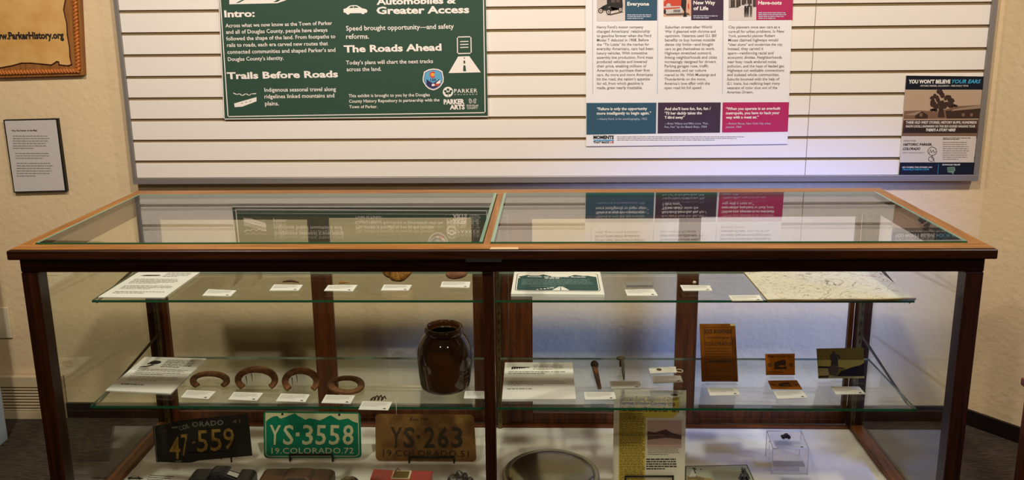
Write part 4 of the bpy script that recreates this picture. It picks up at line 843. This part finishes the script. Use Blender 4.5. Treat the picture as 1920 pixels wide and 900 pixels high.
def rounded(BL, BR, TR, TL, k):
    o = []; C = [np.array(p, float) for p in (BL, BR, TR, TL)]
    for i in range(4):
        p, a, n = C[i], C[i-1], C[(i+1) % 4]; s = p+(a-p)/np.linalg.norm(a-p)*k; e = p+(n-p)/np.linalg.norm(n-p)*k
        for t in np.linspace(0, 1, 5): o.append(tuple((1-t)**2*s+2*t*(1-t)*p+t*t*e))
    return o
# bent black plate
PB = M('1a120b', .6, mottled=.8, mscale=25, c2='0c0805', name='worn_black_paint'); GLD = M('b08a3c', .6, mottled=1., mscale=60, c2='7a5a24', name='worn_gold_paint'); SIL = M('8a8378', .6, mottled=.8, mscale=60, name='worn_silver_paint')
f = leanflat([(294, 877.8), (473, 854.4), (465, 775.5), (286.6, 799.5)], -.50, .112, 15); c = f.P(.5, 0)
z6 = lambda x, y: (220+x/5.333, 740+y/5.333); Z6 = lambda *p: [z6(x, y) for x, y in p]
r = thing('license_plate', 'bent black licence plate with worn gold numbers, leftmost of three', 'license plate', (c[0], c[1], DZ), 'old licence plates')
b = B(PB); L_ = f.px(349.5, 870.5, .004); T_ = f.px(345, 787.5, .004); q = [f.P(0, 0), f.P(1, 0), f.P(1, 1), f.P(0, 1)]
b.prism([q[0], L_, T_, q[3]], -f.n*.0012); b.prism([L_, f.px(372, 863.5), q[1], q[2], T_], -f.n*.0012); b.build('plate', r)
b = B(SIL); f.pxline(b, Z6((368, 320), (402, 722), (490, 712)), 1.0, .0052); f.pxtext(b, 'COL', *z6(622, 362), z6(722, 0)[0], z6(0, 328)[1], cap=8.5, bold=.02, l=.0055); f.pxtext(b, 'ORADO', *z6(748, 322), z6(1062, 0)[0], z6(0, 302)[1], cap=9.5, bold=.02, l=.0035, track=1.1); f.pxtext(b, '41', *z6(1150, 292), z6(1230, 0)[0], z6(0, 285)[1], cap=8, bold=.02, l=.0035, m=M('5a5040', .6)); f.pxtext(b, '19', *z6(425, 398), z6(500, 0)[0], z6(0, 388)[1], cap=8, bold=.02, l=.0045, m=M('2e261c', .6))
for q in (((545, 322), (605, 316), (605, 334), (545, 340)), ((582, 662), (645, 655), (645, 672), (582, 680))): f.pxpoly(b, Z6(*q), .0058)
b.build('small_lettering', r)
b = B(GLD)
for ch, x0, x1, y0, y1, l in (('4', 522, 632, 645, 415, .0055), ('7', 645, 712, 612, 385, .0056), ('5', 800, 908, 572, 345, .004), ('5', 932, 1046, 562, 335, .004), ('9', 1062, 1170, 545, 325, .004)): f.pxtext(b, ch, *z6(x0, y0), z6(x1, 0)[0], z6(0, y0-4)[1], cap=(y0-y1)/5.333, bold=.005, l=l)
f.pxpoly(b, Z6((750, 470), (782, 466), (782, 486), (750, 490)), .004); b.build('numbers', r)
easel(f, 352, 433, 850, 866, 'black wire easel under the bent black licence plate')
# green plate
PG = M('00755a', .4, mottled=.4, mscale=20, c2='006a50', name='green_enamel'); PC = M('c9bf98', .5, name='cream_reflective')
f = leanflat([(494.7, 859), (678, 858.7), (675.8, 773.5), (494, 771)], -.495, .112, 15); c = f.P(.5, 0)
r = thing('license_plate', 'green licence plate with cream mountains and number YS 3558', 'license plate', (c[0], c[1], DZ), 'old licence plates')
b = B(PG); b.prism([f.px(x, y) for x, y in rounded((494.7, 859), (678, 858.7), (675.8, 773.5), (494, 771), 8)], -f.n*.0015); b.build('plate', r)
b = B(PC); ms = [(497.5, 791), (505, 785), (512.5, 781), (520, 780), (523, 783), (526.6, 785), (535, 782), (545, 778), (553, 774.7), (559, 780), (565, 782.5), (572, 787), (580, 784), (587.7, 785.5), (599.6, 788.5), (609, 784), (619.4, 778.6), (626, 782), (635, 787.5), (645, 786), (653, 784.5), (661, 790), (669, 793)]
f.pxpoly(b, [(497.5, 774), (672, 776)]+[(671.5, 793)]+ms[::-1], .0006); b.build('mountain_band', r)
b = B(PC)
f.pxline(b, [(498, 792), (498.5, 852), (503, 856), (668, 855.3), (673, 851), (671.5, 778)], 1.3, .0006)
for ch, x0, x1 in (('Y', 504.5, 525.5), ('S', 530.5, 550), ('3', 566.5, 586.5), ('5', 591.5, 611), ('5', 616.5, 636.5), ('8', 642, 662.5)): f.pxtext(b, ch, x0, 833, x1, 833.6, cap=38, bold=.012, l=.001)
f.pxpoly(b, [(554.5, 811), (561.5, 811), (561.5, 818), (554.5, 818)], .001); b.build('numbers', r)
b = B(PC); f.pxtext(b, '19.COLORADO.72', 509, 850.3, 663, 850, cap=11, bold=.005, l=.001, track=1.05); b.build('small_lettering', r)
b = B(BLACK); p = f.px(529.5, 776.5, .0012); q = f.px(636, 777.8, .0012)
for C in (p, q): b.prism([C+.004*(math.cos(a)*V(1, 0, 0)+math.sin(a)*np.cross(f.n, V(1, 0, 0))) for a in np.linspace(0, 6.28, 11)[:-1]], -f.n*.0005)
b.build('bolt_hole', r)
easel(f, 543, 623, 852.5, 861, 'black wire easel under the green licence plate')
# rusty plate
PR = M('8a622c', .75, mottled=1.3, mscale=16, c2='643c18', bump=.3, name='rusted_plate'); PD = M('2a2416', .75, mottled=.7, mscale=60, c2='3a2a16', name='faded_dark_paint')
f = leanflat([(704.5, 863.7), (893.5, 865.7), (888.5, 777.5), (703.5, 776)], -.495, .112, 15); c = f.P(.5, 0)
r = thing('license_plate', 'rusty brown licence plate with dark number YS 263, nearest the centre post', 'license plate', (c[0], c[1], DZ), 'old licence plates')
b = B(PR); b.prism([f.px(x, y) for x, y in rounded((704.5, 863.7), (893.5, 865.7), (888.5, 777.5), (703.5, 776), 9)], -f.n*.0015); b.build('plate', r)
b = B(PD)
for ch, x0, x1 in (('Y', 732, 753), ('S', 756, 777), ('2', 795, 815), ('6', 820, 841), ('3', 846, 867)): f.pxtext(b, ch, x0, 838.3, x1, 838.8, cap=39, bold=.02, l=.001)
f.pxpoly(b, ell(784.5, 819, 3.5, 3.5, 12), .001); b.build('numbers', r)
b = B(PD); f.pxtext(b, '19.COLORADO.51', 718, 855, 879, 856.5, cap=12, bold=.01, l=.001, track=1.1); f.pxtext(b, 'Exp. Mar', 768, 788.5, 806, cap=6, l=.001, shear=.2); b.build('small_lettering', r)
b = B(M('8a8070', .5, .6, name='bolt_metal'))
for x, y in ((744, 853.5), (855, 854.5)): p = f.px(x, y, .0012); b.rock(p, (.0022, .0022, .0022), 1, rough=0, n=5)
b.build('bolt', r)
easel(f, 767, 851, 857, 869, 'black wire easel under the rusty licence plate')

# ================================================================ newspaper, hubcap, booklet, acrylic cube
NWP = M('e3d8c4', .4, spec=.5, name='laminated_paper'); HIL = M('dcc04e', .6, mottled=.4, mscale=12, c2='cfb044', name='yellow_newsprint')
z4 = lambda x, y: (900+x/4.571, 720+y/4.571); Z4 = lambda *p: [z4(x, y) for x, y in p]
f = leanflat([(1148.5, 917), (1283.3, 917), (1287, 732), (1151.6, 730)], -.645, .108, 14); c = f.P(.5, 0)
r = thing('newspaper_clipping', 'laminated newspaper clipping with yellow article, standing on black easel', 'newspaper', (c[0], c[1], DZ))
b = B(NWP); f.slab(b, .0015); b.build('laminated_sheet', r)
b = B(HIL); f.pxpoly(b, Z4((1200, 98), (1710, 112), (1706, 245), (1648, 290), (1192, 285)), .0004); f.pxpoly(b, Z4((1192, 280), (1422, 290), (1412, 880), (1186, 880)), .0004); b.build('yellow_newsprint', r)
b = B(M('3d3622', .7, name='newsprint_ink'))
f.pxtext(b, 'Springs Road ‘Ribbon of Death’', *z4(1203, 133), z4(1712, 0)[0], z4(0, 140)[1], cap=6.8, bold=.02, shear=.25, l=.0008); f.pxtext(b, 'Narrow, Winding Concrete Strip', *z4(1203, 180), z4(1672, 0)[0], z4(0, 186)[1], cap=8.4, bold=.03, l=.0008); f.pxtext(b, 'Has Claimed 72 Lives in Six Years', *z4(1200, 230), z4(1706, 0)[0], z4(0, 240)[1], cap=8.6, bold=.03, l=.0008); b.build('headline', r)
b = B(M('6a5a30', .7, name='newsprint_grey'))
f.pxwords(b, z4(1196, 0)[0], z4(1416, 0)[0], z4(0, 250)[1], z4(0, 880)[1], 46, .0008, fill=.5, seed=3); f.pxwords(b, z4(1440, 0)[0], z4(1725, 0)[0], z4(0, 556)[1], z4(0, 616)[1], 4, .0008, fill=.35, seed=4, m=GREY); f.pxwords(b, z4(1425, 0)[0], z4(1690, 0)[0], z4(0, 640)[1], z4(0, 742)[1], 5, .0008, fill=.5, seed=5, m=INK); b.build('article_text', r)
b = B(M('c9a898', .5, name='faded_pink_photo')); f.pxpoly(b, Z4((1436, 312), (1730, 312), (1726, 550), (1432, 550)), .0004); f.pxpoly(b, Z4((1435, 405), (1500, 415), (1590, 388), (1650, 420), (1728, 440), (1727, 475), (1600, 460), (1436, 478)), .0007, M('5a3a34', .6)); f.pxpoly(b, Z4((1435, 470), (1600, 458), (1727, 474), (1726, 520), (1434, 520)), .0006, M('b39080', .6)); f.pxline(b, Z4((1436, 440), (1560, 436)), .7, .001, M('d0b8a8', .6)); f.pxpoly(b, Z4((1552, 432), (1580, 428), (1582, 450), (1554, 452)), .001, M('7a5a50', .6)); b.build('photo_print', r)
b = B(INK); f.pxpoly(b, Z4((1630, 92), (1645, 84), (1680, 84), (1698, 94), (1690, 102), (1640, 102)), .0008); b.build('car_logo', r)
easel(f, 1173, 1262, 893, 916, 'black beaded wire easel holding the newspaper clipping', True)
p = at(1033, 891, 2, DZ); p[1] -= .008
r = thing('hubcap', 'round dull metal hubcap lying on the white deck beside the newspaper', 'hubcap', (p[0], p[1], DZ))
HC = M('8f8a70', .2, .9, mottled=.5, mscale=10, c2='7d785e', name='tarnished_chrome')
b = B(HC); b.lathe((p[0], p[1], DZ+.0005), [(.142, .002), (.141, .012), (.128, .020), (.10, .029), (.06, .034), (.03, .0355), (.0005, .036)], 72); b.build('dome', r)
b = B(M('a09a80', .3, .85, name='dull_rim')); b.lathe((p[0], p[1], DZ+.0005), [(.1425, .0), (.151, .0), (.154, .004), (.153, .009), (.147, .013), (.1425, .0125)], 72); b.build('rim', r)
f = shelfflat([(1284, 926), (1426, 926), (1401, 871), (1284.5, 873.5)], DZ+.008); c = f.P(.5, .5)
r = thing('picture_booklet', 'green toned picture booklet lying on deck between newspaper and acrylic cube', 'booklet', (c[0], c[1], DZ))
b = B(M('55523f', .5, name='olive_border')); f.slab(b, .0075, None, M('cabf9f', .6)); b.build('cover', r)
b = B(M('bcbc9c', .5, mottled=.5, mscale=15, c2='a6a886', name='green_sky_print')); z2 = lambda *p: [(1270+x/7.385, 850+y/7.385) for x, y in p]
f.rect(b, .02, .02, .98, .965, .0005); f.pxpoly(b, z2((180, 290), (190, 250), (240, 210), (255, 280), (250, 330), (150, 330)), .0009, M('d8d2bc', .5)); f.pxpoly(b, z2((200, 200), (240, 198), (270, 225), (240, 230), (262, 282), (240, 275), (222, 218)), .0012, M('2e2818', .5)); f.pxpoly(b, z2((310, 218), (340, 210), (330, 232)), .001, M('2e2818', .5))
f.pxpoly(b, z2((130, 369), (130, 310), (250, 305), (360, 335), (480, 350), (480, 400), (130, 400)), .0007, M('a58a4a', .5))
for k in range(3): f.pxline(b, z2((150, 330+k*14), (220, 318+k*14), (300, 335+k*14), (370, 345+k*12)), .7, .001, M('4a3a1c', .5))
for x, y, s in ((930, 230, 1.1), (880, 300, .9), (975, 300, .9), (900, 200, .5)): f.pxpoly(b, z2((x, y-35*s), (x+45*s, y+60*s), (x+18*s, y+60*s), (x+50*s, y+130*s), (x-50*s, y+130*s), (x-18*s, y+60*s), (x-45*s, y+60*s)), .001, M('2b2a18', .5))
f.pxpoly(b, z2((440, 240), (480, 215), (510, 235), (500, 262), (430, 265)), .0008, M('b5b59c', .5)); b.build('cover_picture', r)
zt_ = .19; q = [at(x, y, 2, zt_) for x, y in ((1449.6, 841), (1517, 842), (1502, 808), (1438, 808))]
r = thing('acrylic_cube', 'solid clear acrylic cube on the white deck at the right', 'display stand', ((q[0][0]+q[1][0])/2, (q[0][1]+q[3][1])/2, DZ))
lo, hi = [V(p[0], p[1], DZ+.0004) for p in q], [V(p[0], p[1], zt_) for p in q]
b = B(glass('cube_acrylic', 'fbfafa', .075)); b.hexa(lo, hi); o = b.build('block', r)
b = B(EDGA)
for i in range(4): b.tube([lo[i], hi[i]], .0011, 6); b.tube([hi[i], hi[(i+1) % 4]], .0011, 6)  # pale strips paint bright glints along the clear block's edges
b.build('painted_edge_glints', o)
ce = sum(lo)/4; sh = lambda p, k, z: V(ce[0]+(p[0]-ce[0])*k, ce[1]+(p[1]-ce[1])*k, z)
b = B(M('9d9494', .35, name='refraction_grey')); fz = lambda t, e: lo[0]*(1-t)*(1-e)+lo[1]*t*(1-e)+(lo[3]*(1-t)+lo[2]*t)*e
b.hexa([fz(.05, .10)+V(0, 0, .022), fz(.95, .10)+V(0, 0, .022), fz(.95, .35)+V(0, 0, .022), fz(.05, .35)+V(0, 0, .022)], [fz(.05, .10)+V(0, 0, .024), fz(.95, .10)+V(0, 0, .024), fz(.95, .35)+V(0, 0, .024), fz(.05, .35)+V(0, 0, .024)]); b.build('refraction_band', o)  # grey band paints the base as seen refracted through the block
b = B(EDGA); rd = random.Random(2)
for k in range(9): z = DZ+.02+k*.008; t = rd.uniform(.1, .5); b.rock(lo[3]*(1-t)+lo[0]*t+V(.0025, 0, z-DZ), (.0012, .003, rd.uniform(.002, .005)), k, rough=.2, n=5)  # pale lumps paint small highlights down the block's left side
b.build('painted_glints', o)
card([(1457.6, 841), (1512.6, 840.3), (1505.7, 826), (1448.4, 825)], zt_+.0003, 'white label card on top of the clear acrylic cube', seed=51)
C = at(1473, 822, 2, zt_); r = thing('miniature_car', 'tiny black toy car on top of the acrylic cube', 'toy car', (C[0], C[1], zt_))
BK = M('0c0b0b', .4, name='black_toy_paint'); sc = .0135/8
b = B(BK); s_ = [(-8.5, 1.5), (-8.5, 4), (-7, 5.5), (-3, 6), (-1, 8.5), (4, 8.8), (6, 6), (8, 5.5), (8.7, 4), (8.5, 1.5)]
b.prism([V(C[0]+x*sc, C[1]-.006, zt_+.0005+z*sc) for x, z in s_], V(0, .012, 0)); b.build('body', r, .0004, 1)
for sx in (-5, 5):
    for sy in (-.0068, .0046): b = B(M('1a1816', .6)); b.prism([V(C[0]+sx*sc+.0034*math.cos(a), C[1]+sy, zt_+.0037+.0034*math.sin(a)) for a in np.linspace(0, 6.28, 11)[:-1]], V(0, .0022, 0)); b.build('wheel', r)

# ================================================================ sheet and toy cars along the front of the deck
f = shelfflat([(205, 925), (340, 925), (352, 880.5), (244, 878)], DZ+.0022); c = f.P(.5, .5)
r = thing('text_sheet', 'white sheet with green car icon lying on deck before the bent plate', 'text panel', (c[0], c[1], DZ)); b = B(WHITE); f.slab(b, .002); b.build('paper', r)
b = B(M('26301f', .6, name='dark_green_ink')); zA = lambda *p: [(230+x/7.385, 850+y/7.385) for x, y in p]
f.pxpoly(b, zA((68, 345), (80, 332), (115, 322), (160, 312), (215, 318), (245, 335), (280, 345), (280, 356), (70, 356)), .0004); f.pxpoly(b, zA((130, 325), (165, 318), (205, 322), (210, 332), (128, 334)), .0007, WHITE); f.pxpoly(b, ell(242.5, 897.6, 2.6, 1.6, 12), .0005); f.pxpoly(b, ell(262, 897.8, 2.6, 1.6, 12), .0005); b.build('car_icon', r)
b = B(INK)
for (x0, y0), (x1, y1) in (((372, 303), (708, 322)), ((355, 330), (668, 350)), ((335, 357), (560, 368))):
    A = [(230+(x0+(x1-x0)*t)/7.385, 850+(y0+(y1-y0)*t)/7.385) for t in np.linspace(0, 1, 9)]
    for p, q in zip(A, A[1:]): f.pxline(b, [p, (q[0]-.8, q[1])], 1., .0004)
b.build('printed_text', r)
TIRE = M('141210', .7, name='tyre_rubber'); CHM = M('b0aaa0', .25, .9, name='toy_chrome'); GLS = M('1c2226', .1, spec=.7, name='dark_window')
def toycar(x0px, x1px, ypx, Y, body, roofspec, label, win=GLS, hood=None, fins=False, convertible=False):
    """side-on toy car; x0..x1 ends, body height set by the photo's beltline, roofspec = (xa, xb, xc, xd, ytop)"""
    A, C = at(x0px, ypx, 1, Y), at(x1px, ypx, 1, Y); x0, x1 = A[0], C[0]; zb = (A[2]+C[2])/2; L = x1-x0; z0 = DZ+.010; w = L*.19
    r = thing('toy_car', label, 'toy car', ((x0+x1)/2, Y, DZ), 'toy cars along the front of the deck')
    b = B(body); P_ = [(x0, z0+.004), (x0, zb-.010), (x0+.05*L, zb-.001), (x0+.12*L, zb), (x1-.12*L, zb), (x1-.04*L, zb-.002), (x1, zb-.009), (x1, z0+.004), (x1-.02*L, z0), (x0+.02*L, z0)]
    if fins: P_ = [(x0+.01*L, z0+.004), (x0+.03*L, zb-.010), (x0, zb+.004), (x0+.05*L, zb+.003), (x0+.3*L, zb), (x1-.06*L, zb-.002), (x1, zb-.002), (x1-.03*L, zb-.010), (x1, z0+.004), (x1-.02*L, z0), (x0+.02*L, z0)]
    n = len(P_); yw = [-w, -w*.9, w*.9, w]; g = []
    for y, k in zip((-w, -w*.82, w*.82, w), (0, 1, 1, 0)):
        for x, z in P_: g.append(V(x, Y+y, z-(0 if k or z < zb-.02 else .006)))
    fs = [tuple(range(n)), tuple(3*n+i for i in range(n-1, -1, -1))]
    for k in range(3): fs += [(k*n+i, (k+1)*n+i, (k+1)*n+(i+1) % n, k*n+(i+1) % n) for i in range(n)]
    b.add(g, fs, body); o = b.build('body', r, .002, 2)
    xs = [at(x, ypx, 1, Y)[0] for x in roofspec[:4]]; zt = at((roofspec[1]+roofspec[2])/2, roofspec[4], 1, Y)[2]
    if not convertible:
        b = B(body); ca, cb = w*.80, w*.66
        lo = [V(xs[0], Y-ca, zb-.001), V(xs[3], Y-ca, zb-.001), V(xs[3], Y+ca, zb-.001), V(xs[0], Y+ca, zb-.001)]; hi = [V(xs[1], Y-cb, zt-.003), V(xs[2], Y-cb, zt-.003), V(xs[2], Y+cb, zt-.003), V(xs[1], Y+cb, zt-.003)]
        b.hexa(lo, hi); cx = (xs[1]+xs[2])/2; top = [V(xs[1]+.2*(cx-xs[1]), Y-cb*.7, zt), V(xs[2]-.2*(xs[2]-cx), Y-cb*.7, zt), V(xs[2]-.2*(xs[2]-cx), Y+cb*.7, zt), V(xs[1]+.2*(cx-xs[1]), Y+cb*.7, zt)]; b.hexa(hi, top)
        b.build('cabin', r, .003, 2)
        def on(s, t, e=.0006): a = lo[0]*(1-s)+lo[1]*s; c = hi[0]*(1-s)+hi[1]*s; return a*(1-t)+c*t+V(0, -e, .0003)
        b = B(win)
        for s0, s1 in ((.12, .48), (.53, .88)): b.poly([on(s0, .2), on(s1, .2), on(s1, .85), on(s0, .85)])
        mid = lambda t, s: (lo[1]*(1-t)+hi[1]*t)*(1-s)+(lo[2]*(1-t)+hi[2]*t)*s+V(.0008, 0, .0003)
        b.poly([mid(.15, .1), mid(.15, .9), mid(.85, .9), mid(.85, .1)]); b.build('window', r)
    for sx in (.2, .8):
        for y in (-w*1.01, w*.75):
            cx = x0+L*sx; b = B(TIRE); ra = L*.075
            b.prism([V(cx+ra*math.cos(a), Y+y, DZ+ra+.0003+ra*math.sin(a)) for a in np.linspace(0, 2*math.pi, 21)[:-1]], V(0, w*.26, 0)); wl = b.build('wheel', r)
            if y < 0: b = B(CHM); b.prism([V(cx+ra*.55*math.cos(a), Y+y-.0008, DZ+ra+.0003+ra*.55*math.sin(a)) for a in np.linspace(0, 2*math.pi, 17)[:-1]], V(0, .0008, 0)); b.build('hubcap', wl)
    b = B(CHM)
    for x, s in ((x0, -1), (x1, 1)): b.tube([V(x-s*.006, Y-w*.98, z0+.010), V(x+s*.0025, Y-w*.85, z0+.010), V(x+s*.0025, Y+w*.85, z0+.010), V(x-s*.006, Y+w*.98, z0+.010)], .003, 7)
    b.build('bumper', r)
    return r, x0, x1, zb, zt, w, Y, xs
NB = M('070a10', .3, spec=.4, name='blue_black_enamel')
R_ = toycar(356, 474, 889, -.685, NB, (391, 400, 424, 452, 879.3), 'dark blue black toy car in front of the bent black plate')
b = B(M('b3ada2', .3, spec=.7, name='pale_windscreen')); r, x0, x1, zb, zt, w, Y, xs = R_
a = lambda t, s: V(xs[3]+(xs[2]-xs[3])*t+.003, Y-w*.8*(1-2*s)*(1-.17*t), zb-.001+(zt-.003-zb)*t+.0022)
b.poly([a(.15, .08), a(.15, .46), a(.8, .46), a(.8, .08)]); b.poly([a(.15, .54), a(.15, .92), a(.8, .92), a(.8, .54)]); b.build('windscreen', r)
BRN = M('5a3a22', .45, spec=.4, mottled=.5, mscale=30, c2='4a2e1a', name='brown_toy_paint')
R_ = toycar(488, 622, 890, -.685, BRN, (532, 540, 580, 589, 884.3), 'brown toy car in front of the green licence plate', win=M('3a2818', .3))
R_ = toycar(636, 672, 900, -.690, M('84704c', .5, mottled=.6, mscale=40, c2='6e5c3c', name='tan_toy_paint'), (640, 646, 664, 670, 894.3), 'small tan toy vehicle between the brown and red cars', win=M('4a4030', .3))
REDP = M('a01010', .25, spec=.6, coat=.4, name='red_enamel')
r, x0, x1, zb, zt, w, Y, xs = toycar(697, 810, 891, -.680, REDP, (738, 744, 762, 768, 886), 'red toy convertible with cream windscreen in front of the rusty plate', fins=True, convertible=True)
CRT = M('d6c59c', .4, name='cream_trim'); X0, X1 = at(738, 893, 1, Y)[0], at(768, 893, 1, Y)[0]
b = B(CRT); b.box(X0, X1, Y-w*.62, Y-w*.55, zb-.004, zb+.003); b.box(X0, X1, Y+w*.55, Y+w*.62, zb-.004, zb+.003); b.box(X0-.004, X0+.002, Y-w*.62, Y+w*.62, zb-.004, zb+.003); b.box(X1-.002, X1+.004, Y-w*.62, Y+w*.62, zb-.004, zb+.003); b.build('cockpit_rim', r, .001)
b = B(M('6a5420', .6, name='mustard_seat')); b.box(X0+.002, X1-.002, Y-w*.54, Y+w*.54, zb-.006, zb+.0022); b.build('seat', r, .001)
b = B(M('7a2410', .4, name='red_brown_frame')); e = [V(X0+.004, Y+w*.60, zb), V(X0+.010, Y+w*.60, zb+.012), V(X0+.015, Y+w*.60, zb+.003)]; b.tube(e, .0016, 6); b.tube([V(X0-.002, Y-w*.6, zb+.001), V(X0+.004, Y-w*.2, zb+.010), V(X0+.004, Y+w*.3, zb+.010), V(X0+.002, Y+w*.6, zb+.002)], .0014, 6); b.build('windscreen_frame', r)
c0, c1 = at(836, 892, 1, -.68), at(892, 892, 1, -.68); cx = (c0[0]+c1[0])/2
PEW = M('6f6a60', .4, .7, mottled=.8, mscale=60, c2='3e3a34', bump=.5, name='pewter')
hz = at(865, 884, 1, -.68)[2]-DZ
r = thing('pewter_ornament', 'crumpled grey metal ornament on deck beside the centre post', 'ornament', (cx, -.68, DZ))
b = B(PEW); b.rock((cx, -.68, DZ+.030), (.040, .026, .030), 21, rough=.12, flat=.985); b.rock((cx-.022, -.68, DZ+.045), (.020, .02, .020), 22, rough=.1); b.build('base_lump', r)
b = B(PEW); b.rock((cx+.002, -.675, DZ+hz*.62), (.020, .016, hz*.34), 31, rough=.25); b.rock((cx+.013, -.685, DZ+hz*.6), (.009, .010, hz*.36), 35, rough=.25); b.rock((cx+.028, -.68, DZ+hz*.52), (.011, .014, hz*.26), 37, rough=.2); b.build('peaks', r)

for o in bpy.data.objects:
    if '_w' in o.keys(): del o['_w']
